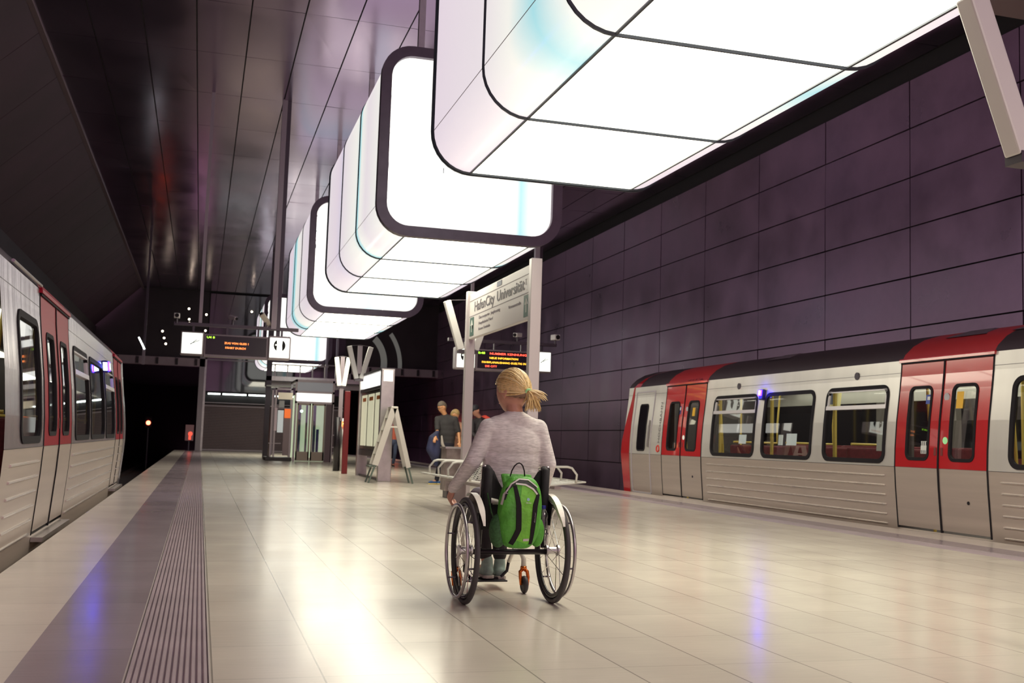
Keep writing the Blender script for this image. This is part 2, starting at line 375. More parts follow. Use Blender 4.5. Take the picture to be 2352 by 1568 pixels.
for i, (x, z, r) in enumerate(((9.85, 1.95, .1), (10.35, 1.92, .1))):
    t = thing('track_signal', ('round red signal light in the right tunnel mouth, left of the red bar light', 'bar shaped red signal light in the right tunnel mouth, behind the grey-haired man')[i], 'signal', (x, 60, -1.25), 'red signals in the right tunnel')
    MB().box(x-.04, x+.04, 60.05, 60.12, -1.25, z-.2).build('post', dsteel, t); MB().box(x-.2, x+.2+.6*i, 60, 60.12, z-.2, z+.2).build('housing', black, t)
    (MB().cyl((x, 60, z), (x, 59.97, z), r) if i == 0 else MB().box(x-.15, x+.55, 59.97, 60, z-.05, z+.05)).build('lens', red_on, t)
arc_m = mat('pale_curved_strip', (.50, .50, .46), .45, es=.06, ecol=(.8, .85, .8))
for i, (cx, cz, R, wd, a0, a1) in enumerate(((7.9, 5.0, 1.45, .34, -10, 50), (7.9, 4.9, 2.4, .22, -5, 40))):
    b = MB(); pts = []
    for k in range(15):
        a = math.radians(a0+(a1-a0)*k/14); pts.append((a, k/14))
    for (a, s), (a2, s2) in zip(pts[:-1], pts[1:]):
        q = [(cx+(R+e)*math.cos(t), YEND-.1, cz+(R+e)*math.sin(t)*1.1) for t, e in ((a, 0), (a, wd), (a2, wd), (a2, 0))]
        b.prism(q, (0, 0, 0), (0, .06, 0))
    tag(b.build('curved_wall_strip', arc_m), ('wide pale curved strip on the dark end wall above the right portal', 'thin pale curved strip on the dark end wall, right of the wide one')[i], 'wall strip')

# ================================================================== GLOWING CONTAINERS
def emis(name, pairs, axis, strength, white=(1, 1, 1)):
    """led-lit translucent cladding: colour bands run along one object axis"""
    m = bpy.data.materials.new(name); m.use_nodes = True; nt = m.node_tree; b = nt.nodes['Principled BSDF']
    b.inputs['Base Color'].default_value = (.6, .6, .6, 1); b.inputs['Roughness'].default_value = .18
    tc = nt.nodes.new('ShaderNodeTexCoord'); s = nt.nodes.new('ShaderNodeSeparateXYZ'); nt.links.new(tc.outputs['Object'], s.inputs[0])
    mr = nt.nodes.new('ShaderNodeMapRange'); nt.links.new(s.outputs[axis], mr.inputs[0])
    mr.inputs['From Min'].default_value = pairs[0][0]; mr.inputs['From Max'].default_value = pairs[-1][0]
    r = nt.nodes.new('ShaderNodeValToRGB'); cr_ = r.color_ramp; L0, L1 = pairs[0][0], pairs[-1][0]
    while len(cr_.elements) < len(pairs): cr_.elements.new(.5)
    for e, (p, c) in zip(cr_.elements, pairs): e.position = (p-L0)/(L1-L0); e.color = (*c, 1)
    nt.links.new(mr.outputs[0], r.inputs[0]); nt.links.new(r.outputs[0], b.inputs['Emission Color']); b.inputs['Emission Strength'].default_value = strength
    return m
PK = (.80, .70, .78); CY = (.36, .74, .80); WH = (.93, .93, .86); LV = (.72, .66, .78); PL = (.83, .76, .80)
CX, CW, CZ0, CH, CR, SEG = 3.77, 1.42, 4.0, 2.85, .44, 2.21
bot_m = mat('container_bottom_light', (.8, .8, .75), .2, es=7.4, ecol=(1, .955, .77))
seam_m = mat('container_seam', (.06, .07, .09), .4, .4); fr_m = mat('container_end_frame', (.135, .105, .14), .38, .5, noise=(6, .1))
side_sets = [
    emis('cladding_pink_cyan', [(0, PL), (1.0, PK), (2.2, WH), (2.9, CY), (3.6, WH), (4.6, PL), (6.63, PK)], 1, .92),
    emis('cladding_cyan_near', [(0, WH), (1.3, PL), (1.95, WH), (2.15, CY), (2.5, WH), (4.2, PL), (4.6, LV), (5.2, PK), (6.63, PL)], 1, .90),
    emis('cladding_lilac', [(0, PK), (2.0, PL), (3.6, WH), (4.1, CY), (4.7, CY), (5.1, PK), (6.63, PK)], 1, .88)]
end_sets = [emis('end_panel_white_cyan', [(-1.4, (1, 1, .95)), (.5, (1, 1, .93)), (.72, (.9, .98, .93)), (.80, CY), (.98, WH), (1.2, (.93, .85, .86)), (1.4, WH)], 0, 1.1),
            emis('end_panel_cyan_left', [(-1.4, (1, .98, .95)), (-.1, WH), (.05, (.72, .93, .95)), (.5, WH), (1.4, WH)], 0, 1.05)]
def profile(hw, h, r, n=8):
    return [(x, z) for x, z in rrect(0, h/2, hw, h/2, r, n)]
CY0 = [4.9, 15.55, 26.2, 45.6]
def container(y0, label, sm, em):
    t = thing('light_container', label, 'light container', (CX, y0, CZ0), 'glowing containers hung over the platform')
    P = profile(CW, CH, CR); N = len(P)
    # indices: corners ordered +x+z, -x+z, -x-z, +x-z ; bottom flat lies between index of corner 3 and 4
    n = 9
    for k in range(3):
        a, c = y0+SEG*k+.012, y0+SEG*(k+1)-.012
        bs, bb = MB(), MB()
        for i in range(N):
            p, q = P[i], P[(i+1) % N]
            tgt = bb if i == 3*n-1 else bs
            tgt.quad((CX+p[0], a, CZ0+p[1]), (CX+q[0], a, CZ0+q[1]), (CX+q[0], c, CZ0+q[1]), (CX+p[0], c, CZ0+p[1]))
        bs.build('side_cladding', sm, t, smooth=True); bb.build('bottom_panel', bot_m, t)
    b = MB()
    for k in range(4):
        yy = y0+SEG*k; b.tube([(CX+p[0]*.999, yy, CZ0-.004+p[1]*.999) for p in P], .021, 6, True)
    for xx in (CX-CW+CR, CX+CW-CR): b.box(xx-.011, xx+.011, y0, y0+3*SEG, CZ0-.014, CZ0+.006)
    b.build('seam', seam_m, t)
    tp = MB()
    for sx in (-1, 1): tp.box(CX+sx*CW*1.0-.0025, CX+sx*CW*1.0+.0025, y0, y0+3*SEG, CZ0+CR-.004, CZ0+CR+.004)
    tp.build('cladding_joint', mat('faint_joint', (.45, .42, .45), .5), t)
    # end frame (near end) and lit end panels
    for y_, sgn, nm in ((y0, -1, 'end_frame'), (y0+3*SEG, 1, 'end_frame')):
        o = profile(CW+.03, CH+.06, CR+.03); i_ = profile(CW-.125, CH-.25, CR-.11)
        f = MB(); d = .14*sgn if sgn < 0 else .03
        O = [(CX+x, CZ0-.03+z) for x, z in o]; I = [(CX+x, CZ0+.125+z) for x, z in i_]
        for k in range(N):
            k2 = (k+1) % N
            for (A, B_, yA, yB) in ((O, I, y_+d, y_+d), (O, O, y_, y_+d), (I, I, y_+d, y_)):
                f.quad((A[k][0], yA, A[k][1]), (A[k2][0], yA, A[k2][1]), (B_[k2][0], yB, B_[k2][1]), (B_[k][0], yB, B_[k][1]))
        f.build(nm, fr_m if sgn < 0 else seam_m, t, smooth=False)
    I = [(x, z) for x, z in profile(CW-.12, CH-.24, CR-.10)]
    w3 = (CW-.12)*2/3
    for k in range(3):
        x0, x1 = -(CW-.12)+w3*k+.009, -(CW-.12)+w3*(k+1)-.009
        poly = [p for p in I if x0-1e-6 <= p[0] <= x1+1e-6]
        if k == 0: poly = [(x1, CH-.24)]+poly+[(x1, 0)]
        elif k == 2: poly = [(x0, 0)]+[p for p in I if p[0] >= x0 and p[1] < (CH-.24)/2]+[p for p in I if p[0] >= x0 and p[1] >= (CH-.24)/2]+[(x0, CH-.24)]
        else: poly = [(x0, 0), (x1, 0), (x1, CH-.24), (x0, CH-.24)]
        MB().prism([(CX+p[0], y0-.05, CZ0+.12+p[1]) for p in poly], (0, 0, 0), (0, .02, 0)).build('end_panel', em, t)
    MB().prism([(CX+p[0], y0+3*SEG, CZ0+.12+p[1]) for p in I], (0, 0, 0), (0, .02, 0)).build('end_panel', em, t)
    for yy in (y0+.55, y0+3*SEG-.75):
        for sx in (-.75, .75):
            MB().box(CX+sx-.05, CX+sx+.05, yy-.05, yy+.05, CZ0+CH-.02, CEIL+.05).build('hanger', steel, t)
    return t
container(CY0[0], 'nearest huge glowing container, seen from below, lit cream underneath', side_sets[0], end_sets[1])
container(CY0[1], 'glowing container with a broad dark-framed white end, just behind the nearest one', side_sets[1], end_sets[0])
container(CY0[2], 'third glowing container from the front, its dark-framed end half hidden by the second', side_sets[2], end_sets[1])
container(CY0[3], 'farthest glowing container, low above the lift', side_sets[0], end_sets[0])
container(-5.75, 'glowing container hanging above and behind the viewer', side_sets[2], end_sets[0])
# ================================================================== METRO TRAINS
TP = [(-.55, .10), (-.25, .075), (.0, .055), (.25, .035), (.55, .012), (.80, 0), (1.05, .008), (1.4, .035), (1.8, .085), (2.0, .108), (2.22, .125), (2.30, .17), (2.42, .30), (2.52, .48), (2.6, .75), (2.64, 1.3)]
def inset(z):
    for (z0, a), (z1, c) in zip(TP[:-1], TP[1:]):
        if z <= z1 or z1 == TP[-1][0]: return a+(c-a)*(z-z0)/(z1-z0)
red_p = mat('red_train_paint', (.52, .022, .028), .16, 0, coat=.5, spec=.6)
redroof = mat('red_roof_paint', (.40, .025, .03), .4)
sil_p = mat('silver_white_train_paint', (.66, .63, .59), .30, .35, noise=(1.2, .05), bump=(.8, .05, .03), stretch=(1, 3, .3))
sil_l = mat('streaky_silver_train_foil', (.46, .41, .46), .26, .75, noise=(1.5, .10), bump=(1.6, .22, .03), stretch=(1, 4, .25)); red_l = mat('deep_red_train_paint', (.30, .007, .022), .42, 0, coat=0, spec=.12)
low_p = mat('brushed_train_lower_body', (.60, .51, .455), .38, .6, noise=(2, .06), stretch=(1, .2, 6))
rib_t = mat('polished_rib', (.75, .70, .66), .25, .8)
roof_p = mat('black_roof', (.035, .022, .028), .5)
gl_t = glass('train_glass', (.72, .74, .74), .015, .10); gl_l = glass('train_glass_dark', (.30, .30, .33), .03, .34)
yel = mat('yellow_grab_pole', (.75, .55, .12), .35); seat_m = mat('red_seat_fabric', (.16, .02, .03), .7, noise=(20, .2)); int_m = mat('train_interior_grey', (.10, .085, .09), .6)
intw = mat('train_interior_wall', (.13, .11, .10), .6); yint = mat('yellow_interior_panel', (.55, .42, .16), .5)
ilit = mat('train_ceiling_light', (1, 1, .9), .5, es=6, ecol=(1, 1, .78)); blue_on = mat('blue_indicator', (.2, .2, 1), .4, es=110, ecol=(.010, .002, 1.0)); bwhite = mat('indicator_white', (1, 1, 1), .4, es=5, ecol=(.6, .8, 1))
paper = mat('white_paper', (.75, .76, .72), .6); bluep = mat('blue_sticker', (.04, .08, .40), .5); navy = mat('poster_dark', (.03, .03, .05), .5)
class Side:
    """maps (y, z, outward offset) to the world for one side of a train"""
    def __init__(s, X, sgn): s.X = X; s.sgn = sgn         # sgn = direction into the body
    def __call__(s, y, z, d=0): return (s.X+s.sgn*(inset(z)-d), y, z)
def panel(S, b, y0, y1, z0, z1, d=0):
    zz = [z0]+[z for z, _ in TP if z0+1e-4 < z < z1-1e-4]+[z1]
    for a, c in zip(zz[:-1], zz[1:]): b.quad(S(y0, a, d), S(y1, a, d), S(y1, c, d), S(y0, c, d))
def wall_with_holes(S, b, y0, y1, z0, z1, holes, d=0):
    ys_ = sorted({y0, y1}|{h[0] for h in holes}|{h[1] for h in holes}); zs_ = sorted({z0, z1}|{h[2] for h in holes}|{h[3] for h in holes})
    for a, c in zip(ys_[:-1], ys_[1:]):
        for e, f in zip(zs_[:-1], zs_[1:]):
            if any(h[0]-1e-6 <= a and c <= h[1]+1e-6 and h[2]-1e-6 <= e and f <= h[3]+1e-6 for h in holes): continue
            panel(S, b, a, c, e, f, d)
def dens(P):
    out = []
    for (a, c), (e, f) in zip(P, P[1:]+P[:1]):
        k = max(1, int(abs(f-c)/.1)); out += [(a+(e-a)*i/k, c+(f-c)*i/k) for i in range(k)]
    return out
def ring(S, b, y0, y1, z0, z1, r, wd, d0, d1):
    n = 6; cy_, cz_ = (y0+y1)/2, (z0+z1)/2
    O = rrect(cy_, cz_, (y1-y0)/2, (z1-z0)/2, r, n); I = rrect(cy_, cz_, (y1-y0)/2-wd, (z1-z0)/2-wd, max(r-wd, .02), n); N = len(O)
    k_ = [max(1, int(abs(O[(i+1) % N][1]-O[i][1])/.1)) for i in range(N)]
    mk = lambda P: [(P[i][0]+(P[(i+1) % N][0]-P[i][0])*j/k_[i], P[i][1]+(P[(i+1) % N][1]-P[i][1])*j/k_[i]) for i in range(N) for j in range(k_[i])]
    O, I = mk(O), mk(I); N = len(O)
    for k in range(N):
        q = (k+1) % N
        b.quad(S(*O[k], d1), S(*O[q], d1), S(*I[q], d1), S(*I[k], d1)); b.quad(S(*O[k], d0), S(*O[q], d0), S(*O[q], d1), S(*O[k], d1))
        b.quad(S(*I[k], d0), S(*I[q], d0), S(*I[q], d1), S(*I[k], d1))
def pane(S, b, y0, y1, z0, z1, d):
    zz = [z0]+[z for z, _ in TP if z0+.01 < z < z1-.01]+[z1]
    for a, c in zip(zz[:-1], zz[1:]): b.quad(S(y0, a, d), S(y1, a, d), S(y1, c, d), S(y0, c, d))
def sbox(S, b, y0, y1, z0, z1, d0, d1):
    zz = [z0]+[z for z, _ in TP if z0+.01 < z < z1-.01]+[z1]
    if len(zz) > 2:
        for a, c in zip(zz[:-1], zz[1:]): sbox1(S, b, y0, y1, a, c, d0, d1)
        return b
    return sbox1(S, b, y0, y1, z0, z1, d0, d1)
def sbox1(S, b, y0, y1, z0, z1, d0, d1):
    vs = [S(y, z, d) for d in (d0, d1) for y, z in ((y0, z0), (y1, z0), (y1, z1), (y0, z1))]
    return b.add(vs, [(0, 1, 2, 3), (4, 7, 6, 5), (0, 4, 5, 1), (1, 5, 6, 2), (2, 6, 7, 3), (3, 7, 4, 0)])
def window(S, t, y0, y1, z0, z1, hopper, gm, barm):
    b = MB(); ring(S, b, y0, y1, z0, z1, .15, .06, -.02, .012)
    fr = b.build('window_frame', black, t)
    g = MB(); pane(S, g, y0+.03, y1-.03, z0+.03, z1-.03, -.012); g.build('glass', gm, fr)
    if hopper:
        b = MB(); zb = z1-.30
        sbox(S, b, y0+.04, y1-.04, zb-.028, zb+.028, -.02, .02); sbox(S, b, y0+.05, y1-.05, z1-.075, z1-.05, -.02, .012)
        sbox(S, b, y0+.045, y0+.07, zb, z1-.06, -.02, .012); sbox(S, b, y1-.07, y1-.045, zb, z1-.06, -.02, .012)
        b.build('hopper_frame', barm, fr)
def door(S, t, y0, y1, gm, red_p=red_p):
    mid = (y0+y1)/2
    for a, c, near in ((y0+.01, mid-.008, 0), (mid+.008, y1-.01, 1)):
        wy0, wy1 = (a+.24, c-.17) if near == 0 else (a+.17, c-.24)
        wy0, wy1 = a+(c-a)*.24, c-(c-a)*.24
        if near == 0: wy1 += .03
        else: wy0 -= .03
        b = MB(); wall_with_holes(S, b, a, c, .80, 2.17, [(wy0+.03, wy1-.03, .92, 1.83)], .004)
        dr = b.build('door_leaf', red_p, t)
        b = MB(); panel(S, b, a, c, .03, .80, .004); b.build('lower_leaf', low_p, dr)
        b = MB(); ring(S, b, wy0, wy1, .89, 1.86, .10, .04, -.02, .012); b.build('window_seal', black, dr)
        g = MB(); pane(S, g, wy0+.03, wy1-.03, .92, 1.83, -.01); g.build('glass', gm, dr)
        hy = (c-.055) if near == 0 else (a+.055)
        b = MB(); sbox(S, b, hy-.022, hy+.022, .96, 1.06, .004, .009); b.build('finger_pull', mat('door_pull_recess', (.20, .02, .02), .5), dr)
    b = MB(); sbox(S, b, mid-.014, mid+.014, .0, 2.17, -.01, .014); sbox(S, b, y0-.012, y0+.012, .0, 2.2, -.02, .006); sbox(S, b, y1-.012, y1+.012, .0, 2.2, -.02, .006)
    sbox(S, b, y0, y1, 2.165, 2.185, -.02, .02); b.build('door_seal', black, t)
    b = MB(); sbox(S, b, y0-.03, y1+.03, 2.187, 2.235, 0, .03); b.build('rain_gutter', red_p, t)
    b = MB(); b.box(min(S(0, 0)[0], S(0, 0, .10)[0]), max(S(0, 0)[0], S(0, 0, .10)[0]), y0+.02, y1-.02, -.06, -.02); b.build('door_sill', steel, t)
def roof(S, t, spans, Xc):
    for y0, y1, m, nm in spans:
        b = MB(); zz = [(z, a) for z, a in TP if z >= 2.22]
        k = .22 if m is redroof else 0
        for (z0, a0), (z1, a1) in zip(zz[:-1], zz[1:]):
            e0, e1 = k*(z0-2.22)/.42*.0, 0
            b.quad(S(y0, z0), S(y1, z0), S(y1, z1), S(y0, z1))
        b.build(nm, m, t, smooth=False)
def train(X, sgn, y_end, y_near, doors, wins, dark, label, loc):
    t = thing('metro_train', label, 'train', loc)
    S = Side(X, sgn); gm = gl_l if dark else gl_t
    zlo, zhi = .80, 2.22
    # side body
    holes = [(a+.044, c-.044, .84+.044-.02, 1.92-.02-.024) for a, c, h in wins]
    dz = [(a, c, .80, 2.22) for a, c in doors]
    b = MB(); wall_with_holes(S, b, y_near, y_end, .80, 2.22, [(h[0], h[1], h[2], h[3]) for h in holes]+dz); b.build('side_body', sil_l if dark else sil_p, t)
    b = MB(); wall_with_holes(S, b, y_near, y_end, -.50, .80, [(a, c, 0.0, .80) for a, c in doors]); b.build('lower_body', low_p, t)
    b = MB(); sbox(S, b, y_near, y_end, .795, .80, 0, .004); sbox(S, b, y_near, y_end, 2.05, 2.055, 0, .002); b.build('waist_joint', dsteel, t)
    ends = sorted([y_near+.1]+[v for d in doors for v in d]+[y_end-1.7])
    b = MB(); segs = [(ends[i], ends[i+1]) for i in range(0, len(ends), 2)]
    for a, c in segs:
        if c-a < .8: continue
        for k in range(6):
            z = .67-.128*k; q = [(z-.012, .0), (z+.012, .0), (z+.006, .016), (z-.006, .016)]
            A = [S(a+.22, zz, d) for zz, d in q]; C = [S(c-.22, zz, d) for zz, d in q]
            b.add(A+C, [(0, 1, 2, 3), (7, 6, 5, 4)]+[(i, (i+1) % 4, 4+(i+1) % 4, 4+i) for i in range(4)])
    tag(b.build('panel_ribs', rib_t, t))
    for a, c, h in wins: window(S, t, a, c, .83, 1.91, h, gm, mat('hopper_aluminium', (.62, .58, .60), .35, .4))
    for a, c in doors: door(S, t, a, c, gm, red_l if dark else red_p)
    # roof spans
    cur = y_near
    rs = MB()
    def rspan(ya, yb, m, nm, sl=0):
        b = MB(); zz = [z for z, _ in TP if z >= 2.22]
        for z0, z1 in zip(zz[:-1], zz[1:]):
            b.quad(S(ya-0, z0), S(yb, z0), S(yb, z1), S(ya, z1))
        return b.build(nm, m, t, smooth=True)
    for a, c in sorted(doors):
        if a > cur: rspan(cur, a, roof_p, 'roof')
        rspan(a, c, redroof, 'red_roof_band'); cur = c
    rspan(cur, y_end-.0, roof_p, 'roof')
    for yy in [v for v in (y_near+1.2, y_near+5.2, y_near+6.4, y_near+11) if v < y_end-2]:
        b = MB().prism([S(yy, 2.50, .03), S(yy+.75, 2.50, .03), S(yy+.6, 2.60, .06), S(yy+.15, 2.60, .06)], (0, 0, 0), (sgn*.7, 0, .03)); b.build('roof_equipment', mat('roof_box', (.12, .09, .11), .35), t)
    W = 2.6; xa, xb = X+sgn*.14, X+sgn*(W-.14); lo, hi = min(xa, xb), max(xa, xb); xf = X+sgn*W
    # far side, floor, ceiling, bogies
    b = MB(); fx = sorted((xf-sgn*.02, xf)); b.box(fx[0], fx[1], y_near, y_end-.3, -.5, .95).box(fx[0]-.0, fx[1], y_near, y_end-.3, 1.86, 2.3); b.build('far_side_body', sil_p, t)
    fw = MB(); n = int((y_end-y_near)/1.9)
    for i in range(n): yy = y_near+1.9*i; fw.box(fx[0], fx[1], yy, yy+.3, .95, 1.86)
    fw.build('far_pillar', intw, t)
    g = MB().box(fx[0]+.008, fx[0]+.012, y_near, y_end-.3, .95, 1.86); g.build('far_windows', mat('black_far_glass', (.012, .01, .014), .06, spec=.8), t)
    b = MB().box(lo+.0, hi, y_near, y_end-.4, -.12, -.05); b.build('floor_plate', int_m, t)
    b = MB().box(lo, hi, y_near, y_end-.4, 2.14, 2.18); b.build('interior_ceiling', intw, t)
    b = MB(); half = (lo+hi)/2
    for sx in (-.55, .55): b.box(half+sx-.11, half+sx+.11, y_near+.3, y_end-1.9, 2.10, 2.139)
    b.build('interior_light', mat('train_ceiling_light_dim', (1, 1, .9), .5, es=1.6, ecol=(1, .98, .75)) if dark else ilit, t)
    b = MB().box(lo, hi, y_end-1.75, y_end-1.70, -.05, 2.14); b.build('cab_partition', int_m, t)
    b = MB().box(lo+.25, hi-.25, y_near+.5, y_end-.6, -.95, -.5)
    for yy in (y_near+2.2, y_end-3): 
        for dy in (0, 1.8): b.cyl((lo+.3, yy+dy, -.72), (hi-.3, yy+dy, -.72), .36, n=20)
    b.build('underframe', blackm, t)
    # far half of roof
    So = Side(xf, -sgn); b = MB(); zz = [z for z, _ in TP if z >= 2.22]
    for z0, z1 in zip(zz[:-1], zz[1:]): b.quad(So(y_near, z0), So(y_end, z0), So(y_end, z1), So(y_near, z1))
    b.build('roof', roof_p, t, smooth=True)
    # seats and poles
    for a, c, h in wins:
        mid = (a+c)/2; x1 = X+sgn*2.35
        for s_ in (-1, 1):
            yb = mid+s_*.52
            if yb+.5 > y_end-1.8: continue
            b = MB(); b.box(min(x1-sgn*.95, x1), max(x1-sgn*.95, x1), mid+s_*.10-.22+.02*s_, mid+s_*.10+.22+.02*s_, .36, .44); b.box(min(x1-sgn*.95, x1), max(x1-sgn*.95, x1), yb-.05, yb+.05, .40, 1.08)
            b.build('seat', seat_m, t, bevel=.03)
            b = MB(); x2 = X+sgn*.28
            b.box(min(x2, x2+sgn*.9), max(x2, x2+sgn*.9), yb-.05, yb+.05, .40, 1.04).box(min(x2, x2+sgn*.9), max(x2, x2+sgn*.9), mid+s_*.12-.22, mid+s_*.12+.22, .36, .44); b.build('seat', seat_m, t, bevel=.03)
            b = MB(); b.tube([(x2+sgn*.02, yb-.06, 1.09), (x2+sgn*.9, yb-.06, 1.09), (x2+sgn*.9, yb-.06, 1.4), (x2+sgn*1.0, yb, 2.1)], .018, 8)
            if s_ > 0: b.build('grab_pole', yel, t)
        # red window-side parapet and yellow pillar seen behind the pane
        b = MB().box(min(X+sgn*2.52, X+sgn*2.56), max(X+sgn*2.52, X+sgn*2.56), a, c, .0, .95); b.build('wall_panel', seat_m, t)
        b = MB(); b.box(min(X+sgn*.14, X+sgn*.17), max(X+sgn*.14, X+sgn*.17), c-.13, c-.07, .2, 2.1); b.build('window_pillar', yel, t)
    for a, c in doors:
        b = MB()
        for yy in (a+.1, c-.1): b.tube([(X+sgn*.55, yy, -.05), (X+sgn*.5, yy, 1.0), (X+sgn*.42, yy, 2.13)], .02, 8)
        b.tube([(X+sgn*1.3, (a+c)/2, -.05), (X+sgn*1.3, (a+c)/2, 2.13)], .02, 8); b.build('grab_pole', yel, t)
        b = MB().box(min(X+sgn*.3, X+sgn*.34), max(X+sgn*.3, X+sgn*.34), c+.05, c+.5, .0, 2.1); b.build('draught_screen', mat('grey_screen', (.16, .14, .145), .4), t)
        b = MB(); x9 = X+sgn*2.5; b.box(min(x9, x9+sgn*.05), max(x9, x9+sgn*.05), a, c, -.05, .9).build('wall_panel', yint, t)
    return t, S

# ---- right train
RW = [(16.03, 17.62, 1), (14.28, 15.80, 0), (12.46, 13.98, 1), (8.72, 10.16, 0), (7.05, 8.45, 1)]
RD = [(17.98, 19.74), (10.50, 12.24), (5.0, 6.75)]
tr, S = train(8.93, 1, 21.75, 4.6, RD, RW, False, 'silver and red metro train at the right edge of the platform, black roof, lit inside', (10.2, 12, -1.08))
def nose(t, S, X, sgn, y0, m_front):
    """raked cab front: red corner post, black screen, red lower mask"""
    pr_ = [(-.5, -.02), (.80, .12), (1.05, .10), (2.22, -.28), (2.42, -.50), (2.6, -.85)]
    b = MB(); W = 2.6
    def P(z, dy, u): return (X+sgn*(inset(z)*(1-2*u)+W*u), y0+dy+.30*math.sin(PI*u), z)
    U = [0, .03, .08, .18, .35, .5, .65, .82, .92, .97, 1]
    for (z0, d0), (z1, d1) in zip(pr_[:-1], pr_[1:]):
        for u0, u1 in zip(U[:-1], U[1:]): b.quad(P(z0, d0, u0), P(z0, d0, u1), P(z1, d1, u1), P(z1, d1, u0))
    b.build('cab_front', m_front, t, smooth=True)
    b = MB()
    for u0, u1 in zip(U[2:-3], U[3:-2]): 
        b.quad(*[tuple(Vector(P(z, d, u))+Vector((0, .02, 0))) for z, d, u in ((1.1, .08, u0), (1.1, .08, u1), (2.15, -.26, u1), (2.15, -.26, u0))])
    b.build('windscreen', mat('black_windscreen', (.01, .01, .012), .05, spec=.8), t)
    # corner wedge joining side wall to raked front
    b = MB()
    for (z0, d0), (z1, d1) in zip(pr_[:-1], pr_[1:]):
        zz = [z0]+[z for z, _ in TP if z0 < z < z1]+[z1]
        for a, c in zip(zz[:-1], zz[1:]):
            da, dc = d0+(d1-d0)*(a-z0)/(z1-z0), d0+(d1-d0)*(c-z0)/(z1-z0)
            b.quad(S(y0-.62, a, .004), S(y0+da, a, .004), S(y0+dc, c, .004), S(y0-.62, c, .004)) if a >= 2.22 else b.quad(S(y0-.34, a, .004), S(y0+da, a, .004), S(y0+dc, c, .004), S(y0-.34, c, .004))
    b.build('cab_corner', m_front, t)
def cab_door(t, S, y0, y1):
    b = MB(); ring(S, b, y0, y1, -.02, 2.12, .03, .03, 0, .012); d = b.build('cab_door', mat('cab_door_edge', (.5, .46, .49), .4), t)
    b = MB(); ring(S, b, y0+.28, y1-.28, .86, 1.85, .08, .03, 0, .012); b.build('window_seal', black, d)
    b = MB(); pane(S, b, y0+.30, y1-.30, .88, 1.83, .008); b.build('glass', mat('black_far_glass', (.012, .01, .014), .06, spec=.8), d)
    b = MB(); sbox(S, b, y0+.08, y0+.12, .95, 1.5, .012, .04); b.build('handrail', steel, d)
nose(tr, S, 8.93, 1, 21.75, red_p); cab_door(tr, S, 20.3, 21.3)
# details
b = MB(); sbox(S, b, 15.80, 15.92, 1.79, 1.97, 0, .07); il = b.build('indicator_housing', mat('indicator_blue_case', (.03, .02, .25), .4), tr, bevel=.02)
b = MB(); sbox(S, b, 15.815, 15.905, 1.86, 1.955, .07, .09); b.slot(1); sbox(S, b, 15.84, 15.88, 1.88, 1.945, .09, .094); b.build('indicator_lamp', [blue_on, bwhite], il)
for y_, z_ in ((16.75, 2.06), (13.25, 2.06)):
    b = MB(); c = Vector(S(y_, z_, .012)); b.cyl(c, c+Vector((.02, 0, 0)), .055, n=16); b.build('round_vent', dsteel, tr)
def disc(S, t, name, y, z, r, m, d=.009):
    b = MB(); c = Vector(S(y, z, d)); b.cyl(c, c+Vector((S.sgn*.004, 0, 0)), r, n=20); return b.build(name, m, t)
disc(S, tr, 'round_sticker', 11.28, 1.70, .05, mat('grey_sticker', (.5, .47, .5), .5)); disc(S, tr, 'door_button', 11.25, 1.15, .045, mat('green_button_ring', (.35, .75, .35), .4, es=.3))
disc(S, tr, 'round_sticker', 18.72, 1.70, .045, mat('grey_sticker', (.5, .47, .5), .5)); disc(S, tr, 'door_button', 18.75, 1.15, .045, mat('white_button', (.8, .85, .75), .4, es=.3))
for y_, z_ in ((10.85, .40), (18.35, .42)): disc(S, tr, 'key_switch', y_, z_, .022, black)
b = MB(); sbox(S, b, 11.56, 11.68, 1.62, 1.74, .0, .004); sbox(S, b, 18.98, 19.10, 1.60, 1.76, .0, .004); st = b.build('blue_sticker', bluep, tr)
b = MB(); sbox(S, b, 11.58, 11.655, 1.67, 1.715, .004, .006); sbox(S, b, 19.0, 19.06, 1.68, 1.74, .004, .006); b.build('white_symbol', paper, st)
b = MB(); sbox(S, b, 18.38, 18.48, 1.56, 1.72, .0, .004); sbox(S, b, 10.98, 11.10, 1.55, 1.76, .0, .004); b.build('yellow_sticker', mat('yellow_sticker', (.8, .45, .02), .5), tr)
b = MB(); sbox(S, b, 11.55, 11.72, .98, 1.14, -.004, .0)
b.build('striped_label', paper, tr)
b = MB()
for k in range(5): b.add([S(11.555+.034*k, .985, .001), S(11.57+.034*k, .985, .001), S(11.59+.034*k, 1.135, .001), S(11.575+.034*k, 1.135, .001)], [(0, 1, 2, 3)])
b.build('label_stripes', navy, tr)
b = MB(); sbox(S, b, 16.35, 16.62, 1.06, 1.22, -.30, -.29); sbox(S, b, 16.85, 17.1, 1.06, 1.22, -.30, -.29); sbox(S, b, 15.2, 15.5, 1.05, 1.24, -.3, -.29); sbox(S, b, 15.62, 15.75, 1.05, 1.22, -.3, -.29)
b.build('paper_notice', mat('lit_paper', (.85, .87, .85), .6, es=.25, ecol=(.85, .95, .95)), tr)
b = MB(); sbox(S, b, 13.15, 13.35, 1.0, 1.25, -.5, -.49); sbox(S, b, 13.0, 13.35, 1.5, 1.65, -1.5, -1.49); sbox(S, b, 11.0, 11.25, 1.4, 1.65, -2.3, -2.29); b.build('paper_notice', paper, tr)
b = MB(); sbox(S, b, 14.35, 14.95, 1.66, 1.90, -.5, -.42); mf = b.build('monitor_housing', mat('yellow_monitor_case', (.75, .66, .30), .4, es=.25, ecol=(.9, .8, .4)), tr, bevel=.02)
